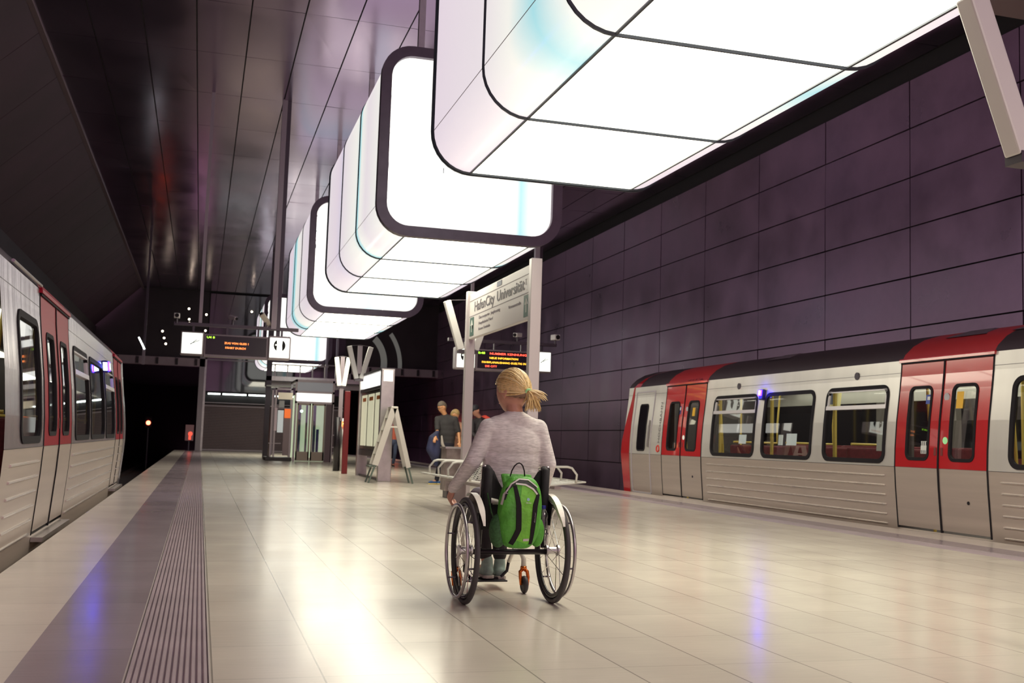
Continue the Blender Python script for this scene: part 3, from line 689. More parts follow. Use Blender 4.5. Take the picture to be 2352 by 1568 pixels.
b = MB(); sbox(S, b, 14.42, 14.80, 1.70, 1.87, -.42, -.415); b.build('screen', mat('monitor_screen', (.06, .07, .09), .3, es=.12, ecol=(.3, .35, .5)), mf)
b = MB(); sbox(S, b, 12.75, 13.0, 1.2, 1.7, -1.9, -1.89); b.build('blue_poster', mat('blue_poster', (.12, .22, .34), .6), tr)
# operator lettering and fleet number, copied from the train
lblack = mat('black_lettering', (.03, .03, .03), .5); lred = mat('red_lettering', (.75, .05, .03), .5)
n_ = Vector(S(20, 1.9))-Vector(S(20, .9)); n_.normalize()
text('lettering', 'HOCHBAHN', mat('grey_lettering', (.16, .15, .15), .5), tr, S(19.86, 1.03, .012), n_, (0, 1, 0), .085, -.002, width=.82)
b = MB(); c = Vector(S(19.92, .92, .006)); b.torus(c, (1, 0, -.08), .062, .014, 24, 6); b.build('ring_emblem', lred, tr)
text('fleet_number', '311-2', mat('dark_number', (.10, .015, .03), .5), tr, S(18.85, 2.25, .012), (0, -1, 0), Vector(S(0, 2.42))-Vector(S(0, 2.30)), .12, .002, width=.62)

# ---- left train
LW = [(12.93, 14.55, 1), (14.75, 16.80, 0), (17.02, 18.72, 1), (9.10, 10.24, 0), (4.8, 6.2, 0)]
LD = [(10.44, 12.58), (18.98, 20.75)]
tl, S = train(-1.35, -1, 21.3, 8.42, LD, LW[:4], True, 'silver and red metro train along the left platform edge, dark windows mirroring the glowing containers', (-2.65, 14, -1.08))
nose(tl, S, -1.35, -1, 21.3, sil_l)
b = MB(); sbox(S, b, 7.95, 8.42, -.45, 2.15, -.30, -.16); b.build('gangway_bellows', black, tl)
b = MB(); sbox(S, b, 16.74, 16.88, 1.80, 1.98, 0, .09); il = b.build('indicator_housing', mat('indicator_blue_case', (.03, .02, .25), .4), tl, bevel=.02)
b = MB(); sbox(S, b, 16.75, 16.87, 1.83, 1.96, .09, .11); b.slot(1); sbox(S, b, 16.74, 16.735, 1.83, 1.95, .02, .08); sbox(S, b, 16.77, 16.85, 1.85, 1.94, .11, .114); b.build('indicator_lamp', [blue_on, bwhite], il)
b = MB(); c = S(9.5, 2.26, .03); b.tube([S(8.9, 2.25, .03), S(10.44, 2.25, .03)], .014, 8); b.build('rain_gutter', steel, tl)
t2, S2 = train(-1.35, -1, 7.9, 2.0, [(2.5, 4.4)], [(4.8, 6.2, 0), (6.4, 7.5, 0)], True, 'next car of the left train, mostly outside the left border', (-2.65, 5, -1.08))
# ================================================================== PLATFORM FURNITURE
# station sign between two posts, its V lamps
sign_w = mat('white_sign_face', (.62, .58, .56), .4); green_s = mat('green_exit_panel', (.03, .10, .08), .5); grey_t = mat('grey_lettering_sign', (.20, .17, .20), .5)
SX, SY0, SY1 = 4.12, 13.42, 16.95
t = thing('station_sign', 'white station name board between two tall steel posts above the bench', 'sign', (SX+.06, 15.2, 0))
for yy in (SY0, SY1):
    MB().box(SX, SX+.15, yy-.06, yy+.06, 0, 3.42).build('post', post_m, t, bevel=.008)
fr = MB().box(SX+.035, SX+.115, SY0+.06, SY1-.06, 2.62, 3.36).build('sign_box', sign_w, t, bevel=.008)
b = MB()
for z in (3.24, 2.985): b.box(SX+.031, SX+.035, SY0+.1, SY1-.1, z-.004, z+.004)
b.build('ruled_line', grey_t, fr)
RX, RY_, RZ = (0, -1, 0), (0, 0, 1), None
xf = SX+.034
for s_, y_, w_ in (('HafenCity', 16.55, 1.20), ('Universität', 15.20, 1.40)): text('station_name', s_, mat('sign_black', (.045, .03, .05), .5), fr, (xf, y_, 3.045), RX, RY_, .165, .003, width=w_, bold=.012)
text('destination', 'Überseequartier  Jungfernstieg', grey_t, fr, (xf, 16.25, 2.89), RX, RY_, .05, .002, width=1.25)
text('destination', 'Hauptbahnhof Nord', grey_t, fr, (xf, 16.25, 2.80), RX, RY_, .05, .002, width=.85)
text('destination', 'Horner Rennbahn', grey_t, fr, (xf, 16.25, 2.71), RX, RY_, .05, .002, width=.7)
text('destination', 'Versmannstraße', grey_t, fr, (xf, 14.55, 2.86), RX, RY_, .05, .002, width=.62)
for ya, arrow in ((16.80, 1), (13.78, -1)):
    g = MB().box(SX+.030, SX+.036, ya-.24, ya, 2.66, 2.96).build('exit_panel', green_s, fr)
    b = MB(); c = ya-.12
    b.box(SX+.027, SX+.030, c-.012, c+.012, 2.72, 2.88).prism([(SX+.027, c-.07, 2.83), (SX+.027, c+.07, 2.83), (SX+.027, c, 2.92)], (0, 0, 0), (.003, 0, 0))
    b.build('arrow', paper, g)
MB().box(SX+.030, SX+.036, 14.95, 15.2, 3.27, 3.345).build('blue_label', mat('blue_grey_label', (.06, .08, .16), .5), fr)
b = MB(); b.cyl((SX+.034, 16.62, 2.80), (SX+.030, 16.62, 2.80), .035).build('red_dot', mat('red_dot', (.6, .15, .16), .5), fr)
text('pictogram', 'T', grey_t, fr, (xf, 13.75, 3.10), RX, RY_, .09, .002)
# V shaped lamps
cream_tube = mat('cream_lamp_tube', (.85, .83, .70), .45, es=.75, ecol=(1, .98, .78)); pole_m = mauve_p
def vlamp(x, y, label, lit, pole_to, height=2.46, lo=.12, hi=.38):
    t = thing('v_shaped_lamp', label, 'lamp', (x, y, 0), 'V shaped lamps along the platform')
    m = cream_tube if lit else mat('white_lamp_tube_off', (.70, .68, .66), .35)
    for s in (-1, 1):
        MB().bar((x+s*lo, y, height), (x+s*hi, y, height+.80), .115, .115, (1, 0, 0)).build('lamp_tube', m, t, bevel=.012)
    if pole_to is not None:
        MB().box(x-.055, x+.055, y-.04, y+.04, pole_to, height+.82).build('pole', pole_m, t)
    MB().tube([(x-hi, y, height+.81), (x, y, height+.84), (x+hi, y, height+.81)], .006, 6).build('tie_wire', dsteel, t)
    MB().box(x-lo-.05, x+lo+.05, y-.06, y+.06, height-.06, height).build('bracket', dsteel, t)
    return t
vlamp(4.195, 17.08, 'unlit V shaped lamp on the far post of the station sign', False, None)
vlamp(4.12, 4.42, 'V shaped lamp at the right picture border, only one white arm in view', False, 0, 2.53, .13, .43)
vlamp(3.755, 30, 'cream V shaped lamp on the pole of the steel help pillar', True, 1.4, 2.38, .06, .17)
vlamp(3.71, 26.3, 'grey V shaped lamp standing above the timetable cabinet', False, 2.53, 2.40, .06, .27)
# help pillar
t = thing('help_pillar', 'round steel help pillar with a glowing orange call panel', 'pillar', (3.78, 30, 0))
MB().cyl((3.70, 30.02, 0), (3.70, 30.02, 1.5), .085, n=24).build('dark_column', blackm, t, smooth=True); MB().cyl((3.86, 30, 0), (3.86, 30, 1.47), .085, n=24).build('steel_column', steel, t, smooth=True)
MB().box(3.80, 3.925, 29.88, 29.93, 1.24, 1.39).build('call_panel', mat('orange_call_panel', (.9, .15, .03), .4, es=2.5, ecol=(1, .22, .06)), t, bevel=.01)
MB().cyl((3.86, 29.88, 1.32), (3.86, 29.87, 1.32), .03).build('button', mat('call_button', (1, .8, .4), .4, es=5, ecol=(1, .7, .3)), t)
# timetable cabinet
dred = mat('dark_red_post', (.22, .015, .02), .4); lit_w = mat('lit_header', (1, 1, .97), .5, es=1.5, ecol=(1, 1, .92)); post_lit = mat('lit_timetable', (.6, .56, .44), .5, es=.65, ecol=(1, .92, .68))
t = thing('timetable_cabinet', 'long steel timetable cabinet with lit headers, red post at its far end', 'cabinet', (3.9, 25.3, 0))
MB().box(3.83, 4.13, 23.55, 23.70, 0, 2.5).build('end_pillar', steel, t, bevel=.01)
MB().box(3.88, 4.08, 23.535, 23.552, 2.23, 2.47).build('lit_square', lit_w, t)
MB().box(3.60, 3.74, 27.9, 28.04, 0, 2.15).build('red_post', dred, t, bevel=.01)
MB().box(3.84, 4.10, 26.95, 27.1, 0, 2.5).build('end_pillar', steel, t); MB().box(3.82, 4.14, 23.6, 27.0, 2.47, 2.53).build('top_rail', dsteel, t)
MB().box(3.88, 4.08, 23.7, 26.95, .52, .66).build('bottom_rail', dsteel, t); MB().box(3.86, 4.1, 23.7, 26.95, 2.08, 2.15).build('middle_rail', dsteel, t)
MB().box(3.90, 3.95, 23.7, 26.95, .0, .05).build('floor_strip', dsteel, t)
for i, (a, c) in enumerate(((23.75, 24.75), (24.8, 25.85), (25.9, 26.9))):
    MB().box(3.86, 4.09, a+.03, c-.03, 2.17, 2.46).build('lit_header', lit_w, t)
    k = MB().box(3.90, 4.06, a, c, .68, 2.06).build('display_case', steel, t)
    MB().box(3.885, 3.90, a+.1, c-.1, .76, 2.0).build('timetable', post_lit, k)
    MB().box(3.88, 3.886, a+.18, c-.3, 1.84, 1.93).build('orange_heading', mat('orange_heading', (.8, .25, .08), .5), k)
    MB().box(3.87, 3.872, a, c, .68, 2.06).build('glass', glass('case_glass', (.9, .92, .9), .03, .03, .12), k)
# stepladder
lad = mat('ladder_aluminium', (.60, .58, .52), .4, .5); ladd = mat('ladder_green_foot', (.09, .12, .10), .5)
t = thing('stepladder', 'aluminium stepladder unfolded in front of the timetable cabinet', 'ladder', (3.98, 22.95, 0))
for y_ in (22.70, 23.12):
    MB().bar((3.99, y_, 1.62), (3.63, y_, .38), .13, .025, (1, 0, 0)).build('rail', lad, t); MB().bar((3.63, y_, .38), (3.50, y_, .0), .035, .03, (1, 0, 0)).build('leg', ladd, t)
    MB().bar((4.02, y_, 1.62), (4.36, y_, .34), .10, .025, (1, 0, 0)).build('rail', lad, t); MB().bar((4.36, y_, .34), (4.46, y_, .0), .035, .03, (1, 0, 0)).build('leg', ladd, t)
b = MB()
for k in range(5): z = .34+.26*k; xx = 3.63+(z-.38)*.29; b.box(xx-.05, xx+.05, 22.70, 23.12, z-.014, z+.014)
b.build('tread', lad, t); MB().box(3.93, 4.08, 22.68, 23.14, 1.60, 1.645).build('top_cap', lad, t, bevel=.01)
MB().box(3.88, 4.15, 22.69, 22.71, 1.19, 1.22).build('spreader', mat('pale_bar', (.7, .68, .6), .4), t); MB().box(3.5, 3.66, 22.7, 23.12, .34, .37).build('cross_bar', ladd, t)
MB().box(4.33, 4.4, 22.7, 23.12, .32, .35).build('cross_bar', ladd, t)
# information boards hung from the ceiling
black_s = mat('display_black', (.012, .008, .010), .25); case_m = mat('display_case_grey', (.22, .18, .20), .45, .3); clockface = mat('lit_clock_face', (.95, 1, .93), .5, es=1.3, ecol=(.95, 1, .90))
led_o = mat('orange_led', (1, .3, .05), .5, es=3.0, ecol=(1, .25, .06)); led_r = mat('red_led', (1, .1, .05), .5, es=2.6, ecol=(1, .10, .06)); led_g = mat('green_led', (.4, 1, .05), .5, es=2.4, ecol=(.45, 1, .05)); led_y = mat('amber_led', (1, .6, .05), .5, es=2.6, ecol=(1, .50, .04))
def clock(t, x0, x1, y, z0, z1):
    c = MB().box(x0, x1, y, y+.30, z0, z1).build('clock_case', case_m, t, bevel=.02)
    MB().box(x0+.03, x1-.03, y-.012, y, z0+.03, z1-.03).build('clock_face', clockface, c, bevel=.01)
    b = MB(); cx, cz = (x0+x1)/2, (z0+z1)/2
    for k in range(12):
        a = PI*k/6; R = .19; b.bar((cx+math.sin(a)*R, y-.015, cz+math.cos(a)*R), (cx+math.sin(a)*(R-.02), y-.015, cz+math.cos(a)*(R-.02)), .006, .003, (0, 1, 0))
    b.build('hour_marks', mat('clock_marks', (.35, .4, .35), .5), c)
    b = MB()
    for a, L, wd in ((math.radians(50), .12, .012), (math.radians(66), .17, .010)):
        b.bar((cx-math.sin(a)*.04, y-.017, cz-math.cos(a)*.04), (cx+math.sin(a)*L, y-.017, cz+math.cos(a)*L), .003, wd, (0, 1, 0))
    b.build('clock_hands', black, c)
def ubox(t, x0, x1, y, z0, z1):
    c = MB().box(x0, x1, y, y+.30, z0, z1).build('pictogram_box', mauve_p, t, bevel=.03)
    MB().box(x0+.03, x1-.03, y-.012, y, z0+.04, z1-.04).build('lit_face', clockface, c, bevel=.01)
    b = MB(); cx, cz, R = (x0+x1)/2, (z0+z1)/2+.05, .125
    for s in (-1, 1):
        arc = [(cx+s*(R*math.cos(a)), y-.016, cz+R*math.sin(a)*1.08) for a in [math.radians(v) for v in range(-62, 63, 12)]]
        arc += [(cx+s*R*.47, y-.016, cz+.09), (cx+s*R*.42, y-.016, cz), (cx+s*R*.47, y-.016, cz-.09)]
        b.prism(arc, (0, 0, 0), (0, .003, 0))
    b.build('black_disc_symbol', black, c)
    MB().cyl((cx-R*.62, y-.019, cz+.01), (cx-R*.62, y-.021, cz+.01), .018).build('dot', clockface, c)
    text('red_lettering', 'METRONOM', mat('faint_red', (.9, .45, .35), .5, es=.4), c, (cx-.11, y-.014, z0+.085), (1, 0, 0), (0, 0, 1), .035, .002, width=.26)
def board(name, label, x0, flip, y, lines, group):
    z0, z1 = 2.585, 3.085; t = thing(name, label, 'display', (x0+1.15, y, z0), group)
    if not flip: clock(t, x0, x0+.475, y, z0, z1); d0, d1 = x0+.50, x0+1.80; ubox(t, x0+1.815, x0+2.29, y-.02, z0-.01, z1+.0)
    else: ubox(t, x0, x0+.475, y-.02, z0-.01, z1); d0, d1 = x0+.50, x0+1.80; clock(t, x0+1.82, x0+2.3, y, z0, z1)
    c = MB().box(d0-.02, d1+.02, y+.02, y+.28, z0-.02, z1-.03).build('display_case', case_m, t, bevel=.01)
    MB().box(d0+.02, d1-.02, y+.005, y+.02, z0+.035, z1-.065).build('screen', black_s, c)
    for s, m, fx, z, h, wd in lines: text('led_text', s, m, c, (d0+fx, y+.004, z0+z), (1, 0, 0), (0, 0, 1), h, .002, width=wd, bold=.01)
    br = MB().box(x0-.15, x0+2.45, y+.10, y+.20, z1+.13, z1+.20)
    for xx in (x0+.25, x0+.95, x0+1.6, x0+2.1): br.box(xx-.02, xx+.02, y+.12, y+.18, z1-.03, z1+.14)
    br.build('carrier_bar', dsteel, t)
    MB().box(x0+.38-.035, x0+.38+.035, y+.12, y+.18, z1+.16, CEIL+.02).build('hanger_rod', mauve_p, t)
    MB().box(x0+1.93-.07, x0+1.93+.04, y+.09, y+.21, z1+.16, CEIL+.02).build('hanger_rod', mauve_p, t); MB().box(x0+1.98, x0+2.06, y+.16, y+.24, z1-.2, CEIL+.02).build('cable_duct', dsteel, t)
    return t
board('information_display', 'hanging information board with a square clock on its left end, over the left platform side', -.5, False, 23.4,
      [('U4 8', led_g, .03, .375, .045, .16), ('ZUG VON GLEIS 1', led_o, .40, .27, .042, .50), ('FÄHRT DURCH', led_o, .42, .17, .042, .42)], 'hanging information boards')
board('information_display', 'hanging information board with a square clock on its right end, behind the station sign', 5.47, True, 23.4,
      [('0:48', led_g, .03, .36, .05, .16), ('NUMMER KENNUNG', led_r, .30, .355, .05, .88), ('NEUE INFORMATION', led_y, .30, .255, .045, .68), ('FAHRPLANAUSHANG GUELTIG IN', led_y, .12, .155, .045, 1.05), ('DIE CITY', led_r, .20, .065, .045, .28)], 'hanging information boards')
# cameras on the carrier bars
def cctv(x, y, z, label, m, d=(-.3, -.8, -.25), L=.24, r=.055):
    t = thing('surveillance_camera', label, 'camera', (x, y, z)); dd = Vector(d).normalized(); c = Vector((x, y, z+.16))
    MB().cyl((x, y, z), (x, y, z+.14), .02).build('bracket', dsteel, t)
    MB().bar(c-dd*L/2, c+dd*L/2, r*2, r*1.7).build('housing', m, t, bevel=.012); MB().cyl(c+dd*L/2, c+dd*(L/2+.02), r*.7).build('lens', black, t)
whc = mat('camera_white', (.72, .70, .68), .4)
cctv(1.24, 23.52, 3.28, 'beige tilted surveillance camera above the left information board', mat('camera_beige', (.5, .45, .38), .4), (-.55, -.4, .6), .34)
cctv(.55, 23.52, 3.28, 'small grey camera above the middle of the left information board', mauve_p, (.6, -.6, -.2), .2, .045)
cctv(-.60, 23.5, 3.25, 'square-fronted camera left of the clock on the left information board', whc, (0, -1, 0), .16, .06)
cctv(5.98, 23.52, 3.28, 'silver camera on the left of the bar above the right information board', whc, (-.7, -.7, -.1), .26)
cctv(6.96, 23.52, 3.28, 'silver camera on the middle of the bar above the right information board', whc, (-.7, -.7, -.1), .26)
cctv(7.88, 23.5, 3.27, 'white camera at the right end of the bar above the right information board', whc, (.25, -1, 0), .2, .075)
# bench: two rows of wire seats back to back
wire = mat('white_wire_mesh', (.66, .65, .60), .35, .2); bsteel = mat('bench_support', (.36, .30, .30), .45, .4)
t = thing('platform_bench', 'white wire mesh bench, two rows back to back under the station sign', 'bench', (4.08, 14.5, 0))
BY = [13.30+.62*i for i in range(5)]
for s, xi, lean in ((-1, 4.00, 1), (1, 4.16, 1)):
    fx = xi+s*.78; bx = xi+s*.27
    for i in range(4):
        a, c = BY[i]+.02, BY[i+1]-.02; b = MB()
        b.tube([(fx, a, .465), (bx, a, .41), (xi+s*.02, a, .86), (xi+s*.02, c, .86), (bx, c, .41), (fx, c, .465)], .012, 6, True)
        for k in range(1, 13): u = k/13; b.tube([(fx+(bx-fx)*u, a, .465-.055*u), (fx+(bx-fx)*u, c, .465-.055*u)], .0045, 4)
        for k in range(1, 20): u = k/20; b.tube([(bx+(xi+s*.02-bx)*u, a, .41+.45*u), (bx+(xi+s*.02-bx)*u, c, .41+.45*u)], .0045, 4)
        for k in range(1, 4): yy = a+(c-a)*k/4; b.tube([(fx, yy, .462), (bx, yy, .405), (xi+s*.02, yy, .855)], .005, 4)
        b.box(min(fx, fx-s*.05), max(fx, fx-s*.05), a, c, .452, .475)
        b.build('seat', wire, t)
    for yy in BY[:]:
        b = MB(); b.tube([(fx-s*.14, yy, .45), (fx-s*.13, yy, .56), (fx-s*.20, yy, .645), (fx-s*.26, yy, .66), (xi+s*.14, yy, .655), (xi+s*.10, yy, .66)], .016, 8); b.build('armrest', wire, t, smooth=True)
for yy in (13.75, 15.35):
    b = MB(); b.box(3.62, 4.54, yy-.07, yy+.07, .34, .40).box(3.62, 3.80, yy-.07, yy+.07, 0, .34).box(4.36, 4.54, yy-.07, yy+.07, 0, .34); b.build('support', bsteel, t)
MB().box(3.55, 3.64, 13.35, 15.7, .36, .40).box(4.52, 4.61, 13.35, 15.7, .36, .40).build('beam', bsteel, t)
t = thing('litter_bin', 'stained steel litter bin behind the bench, by the far sign post', 'bin', (4.1, 17.55, 0))
MB().box(3.96, 4.28, 17.35, 17.75, .12, .83).build('body', mat('stained_bin_steel', (.26, .21, .205), .45, .5, noise=(5, .45)), t, bevel=.012); MB().box(3.94, 4.30, 17.33, 17.77, .82, .85).build('rim', steel, t); MB().box(4.0, 4.24, 17.4, 17.7, 0, .12).build('foot', dsteel, t)
# ------------------------------------------------------------------ lift, steelwork and leaflet stand
gA = glass('lift_glass', (.85, .9, .88), .03, .10); stl = mat('lift_steel', (.40, .35, .36), .4, .6)
t = thing('glass_lift', 'glass lift shaft with a lit header and double doors in the middle of the platform', 'lift', (4.0, 41.2, 0))
LX0, LX1, LY0, LY1 = 3.32, 4.76, 40.0, 42.2
b = MB()
for xx in (LX0, LX1-.07):
    for yy in (LY0, LY1-.07): b.box(xx, xx+.07, yy, yy+.07, 0, 3.02)
b.box(LX0, LX1, LY0, LY0+.07, 2.93, 3.02).box(LX0, LX1, LY1-.07, LY1, 2.93, 3.02).box(LX0, LX0+.07, LY0, LY1, 2.93, 3.02).box(LX1-.07, LX1, LY0, LY1, 2.93, 3.02).box(LX0, LX1, LY0, LY0+.07, 2.14, 2.22).box(LX0, LX1, LY0, LY0+.05, 2.52, 2.60)
b.build('frame', stl, t)
MB().box(LX0+.05, LX1-.1, LY0-.03, LY0+.03, 2.22, 2.52).build('lit_header', lit_w, t); MB().box(LX0+.08, LX1-.08, LY0+.05, LY0+.2, 2.84, 2.92).build('top_light', tube_lit, t)
MB().box(LX0+.07, LX1-.07, LY0+.03, LY0+.04, 2.6, 2.93).build('upper_glazing', mat('milky_glazing', (.5, .52, .55), .3, es=.15), t)
for x0, x1 in ((3.42, 3.92), (3.96, 4.46)):
    d = MB().box(x0, x0+.05, LY0+.02, LY0+.06, .05, 2.14).box(x1-.05, x1, LY0+.02, LY0+.06, .05, 2.14).box(x0, x1, LY0+.02, LY0+.06, .03, .36).box(x0, x1, LY0+.02, LY0+.06, 2.08, 2.14).build('lift_door', mat('door_bronze', (.36, .30, .24), .4, .4), t)
    MB().box(x0+.05, x1-.05, LY0+.035, LY0+.045, .36, 2.08).build('glass', gA, d)
MB().box(4.48, 4.72, LY0, LY0+.05, 0, 2.14).build('side_panel', mat('purple_grey_panel', (.17, .11, .13), .4), t)
MB().box(LX0+.1, LX1-.1, LY1-.14, LY1-.09, .1, 2.5).build('car_wall', mat('lift_car_wall_glow', (.55, .58, .48), .5, es=.5, ecol=(.85, 1, .65)), t)  # greenish light inside the lift is put into the wall as its own glow
b = MB()
for xx, wd in ((3.52, .1), (3.80, .07), (4.08, .1)): b.box(xx, xx+wd, LY0+.6, LY0+.66, .1, 2.1)
b.build('car_rail', mat('blue_steel_rail', (.06, .08, .14), .4, .4), t)
MB().box(4.2, 4.3, LY0+.5, LY0+.56, .3, 1.2).build('inner_post', mat('deep_blue', (.03, .03, .25), .4), t)
for k in range(3): MB().box(4.74, 4.86, LY0-.05, LY0, .08+.45*k+.0, .12+.45*k).build('bracket', stl, t)
MB().cyl((3.58, LY0-.02, 1.85), (3.58, LY0+.0, 1.85), .05).build('call_light', mat('mint_lamp', (.7, 1, .8), .4, es=4, ecol=(.6, 1, .7)), t)
t = thing('leaflet_stand', 'glazed notice stand with white posters and an orange panel left of the lift', 'notice stand', (2.85, 41, 0))
MB().box(2.34, 3.30, 40.1, 41.5, 0, .13).build('plinth', mat('dark_plinth', (.06, .045, .05), .5), t, bevel=.02)
b = MB()
for xx in (2.62, 3.20): b.box(xx, xx+.06, 40.3, 40.36, .13, 2.68)
b.box(2.62, 3.26, 40.3, 40.36, 2.62, 2.68).box(2.5, 2.56, 40.3, 41.3, .13, 2.6).box(2.45, 2.9, 40.28, 40.31, 1.98, 2.01).box(2.45, 2.9, 40.28, 40.31, .62, .65); b.build('frame', stl, t)
MB().box(2.72, 3.25, 40.24, 40.3, 2.27, 2.52).build('beige_header', mat('beige_header', (.62, .52, .38), .5, es=.35, ecol=(1, .85, .6)), t)
MB().box(2.74, 2.95, 40.26, 40.29, 1.04, 1.86).build('white_poster', mat('bright_poster', (.8, .86, .84), .5, es=.35), t); MB().box(2.77, 2.96, 40.26, 40.29, 1.96, 2.22).build('small_poster', paper, t)
MB().box(2.98, 3.20, 40.25, 40.29, 1.58, 1.92).build('orange_panel', mat('orange_panel', (.8, .13, .03), .5, es=.7, ecol=(1, .2, .04)), t); MB().box(2.97, 3.20, 40.30, 40.35, .2, 1.58).build('steel_panel', mat('brown_steel', (.24, .19, .19), .4, .6), t)
MB().box(2.62, 2.72, 40.29, 40.31, 1.1, 1.95).build('pink_poster', mat('pink_poster', (.65, .5, .5), .5, es=.15), t); MB().box(2.55, 2.6, 40.29, 40.31, .2, 2.5).build('glass_edge', mauve_p, t)
# steel bridge over the lift and glass behind
t = thing('steel_bridge', 'horizontal steel beams and glass of the walkway above the lift', 'walkway', (3.6, 44, 0))
MB().box(2.45, 7.4, 43.7, 43.85, 3.12, 3.30).build('beam', steel, t); MB().box(2.45, 7.4, 44.4, 44.6, 2.90, 3.08).build('beam', stl, t); MB().box(2.45, 4.9, 43.3, 43.36, 2.86, 2.92).build('beam', white_p, t)
MB().box(2.45, 7.4, 43.8, 44.5, 3.08, 3.12).build('deck', dsteel, t)
MB().box(2.45, 2.66, 43.7, 43.9, 0, CEIL).build('column', dsteel, t); MB().box(7.2, 7.35, 43.3, 43.5, 0, 3.1).build('column', dsteel, t)
b = MB()
for i in range(5): xx = 2.75+.5*i; b.box(xx, xx+.05, 43.7, 43.75, 3.3, 3.75)
b.box(2.6, 4.9, 43.7, 43.75, 3.75, 3.80); b.build('railing', stl, t)
t = thing('ceiling_duct', 'two pale vertical pipes behind the far containers, right of the lift', 'pipes', (4.9, 45, 0))
for xx in (4.93, 5.35): MB().box(xx, xx+.09, 45, 45.1, 2.9, CEIL).build('pipe', mat('lilac_pipe', (.5, .44, .55), .4), t)
t = thing('tunnel_tube_light', 'short vertical tube light at the end of the left wall, beyond the train', 'light', (-2.2, 40, 3.7))
MB().bar((-2.28, 40, 4.27), (-2.06, 40, 3.85), .05, .05).build('tube', tube_lit, t); MB().bar((-2.08, 40.02, 3.9), (-2.08, 40.02, 3.3), .1, .06).build('housing', mauve_p, t); MB().box(-2.12, -2.04, 40, 40.08, 3.3, CEIL).build('hanger', dsteel, t)
# ================================================================== PEOPLE
skin_m = mat('skin', (.50, .24, .17), .5, noise=(30, .08)); skin_warm = mat('skin_warm_light', (.62, .30, .14), .5)
def head_shape(b, c, yaw, pitch=0., k=1.0, roll=0.):
    """head with jaw, brow, nose, lips and ears; faces +y before yaw"""
    R = Matrix.Rotation(yaw, 3, 'Z') @ Matrix.Rotation(pitch, 3, 'X') @ Matrix.Rotation(roll, 3, 'Y')
    def g(x, s): return math.exp(-(x/s)**2)
    def f(q):
        x, y, z = q
        w = 1.0
        if z < 0: w = 1-.17*(-z)**1.8
        x2 = x*w; y2 = y*(1-.10*(-z)) if z < 0 else y
        if y > 0:
            y2 += .17*g(x, .16)*g(z+.18, .17)+.05*g(x, .10)*g(z-.02, .2)      # nose
            y2 -= .09*(g(x-.36, .17)+g(x+.36, .17))*g(z-.06, .12)               # eye sockets
            y2 += .05*g(x, .5)*g(z-.22, .10)                                      # brow
            y2 += .07*g(x, .22)*g(z+.50, .05)+.06*g(x, .22)*g(z+.60, .05)       # lips
            y2 += .13*g(x, .35)*g(z+.85, .18)                                      # chin
        if z < -.35 and y < 0: y2 = y*(1-.35*(-z-.35))
        return Vector((x2, y2, z))
    b.ell(c, (.074*k, .096*k, .118*k), 40, 30, R, f)
    for s in (-1, 1):
        e = Vector(c)+R @ Vector((s*.077*k, -.008*k, -.008*k))
        R2 = R @ Matrix.Rotation(s*.35, 3, 'Z')
        b.ell(e, (.012*k, .020*k, .034*k), 12, 8, R2); b.torus(e+R @ Vector((s*.008, 0, .004)), R @ Vector((1, 0, 0)), .021*k, .006*k, 14, 5)
    return R
def face_parts(c, R, k, parent):
    b = MB()
    for s in (-1, 1):
        e = Vector(c)+R @ Vector((s*.028*k, .0735*k, .008*k)); b.ell(e, (.012*k,)*3, 12, 8)
    ey = b.build('eyes', mat('eye_white', (.75, .72, .68), .2), parent, smooth=True)
    b = MB()
    for s in (-1, 1):
        e = Vector(c)+R @ Vector((s*.028*k, .0838*k, .008*k)); b.ell(e, (.0055*k, .003*k, .0055*k), 10, 6, R)
    b.build('iris', mat('eye_iris', (.05, .07, .09), .2), ey, smooth=True)
    b = MB()
    b.tube([Vector(c)+R @ Vector((x*k, (.089-abs(x)*.5)*k, -.060*k)) for x in (-.022, -.011, 0, .011, .022)], [.002, .004, .0045, .004, .002], 6)
    b.build('lips', mat('lip_colour', (.42, .14, .12), .45), parent, smooth=True)
def hand_shape(b, wrist, fwd_, pn, thumb, curl=.6, k=1.0):
    """palm, four unequal curled fingers, thumb from the side. fwd_: finger direction, pn: palm normal, thumb: thumb side"""
    wv = Vector(wrist); f = Vector(fwd_).normalized(); n = Vector(pn); n = (n-f*n.dot(f)).normalized(); s = Vector(thumb); s = (s-f*s.dot(f)-n*s.dot(n)).normalized()
    R = Matrix((s, f, n)).transposed()
    b.ell(wv+f*.045*k, (.040*k, .052*k, .015*k), 16, 10, R); b.cap_(wv-f*.02*k, wv+f*.02*k, .022*k, .025*k)
    for i, (off, L) in enumerate(((.029, .074), (.010, .082), (-.010, .076), (-.028, .060))):
        p = wv+f*.085*k+s*off*k; a = 0; pts = [wv+f*.06*k+s*off*.9*k, p]
        for j, u in enumerate((.45, .30, .25)):
            a += curl*(.9 if j == 0 else 1.1); d = f*math.cos(a)+n*math.sin(a); p = p+d*L*u*k; pts.append(p)
        b.chain(pts, [.010*k, .0095*k, .009*k, .008*k, .007*k], 8)
    t0 = wv+f*.025*k+s*.032*k; d = (f*.7+s*.8+n*.35).normalized(); t1 = t0+d*.036*k; d2 = (f*.85+s*.25+n*.5*(.5+curl)).normalized()
    b.chain([t0, t1, t1+d2*.030*k], [.013*k, .011*k, .008*k], 8)
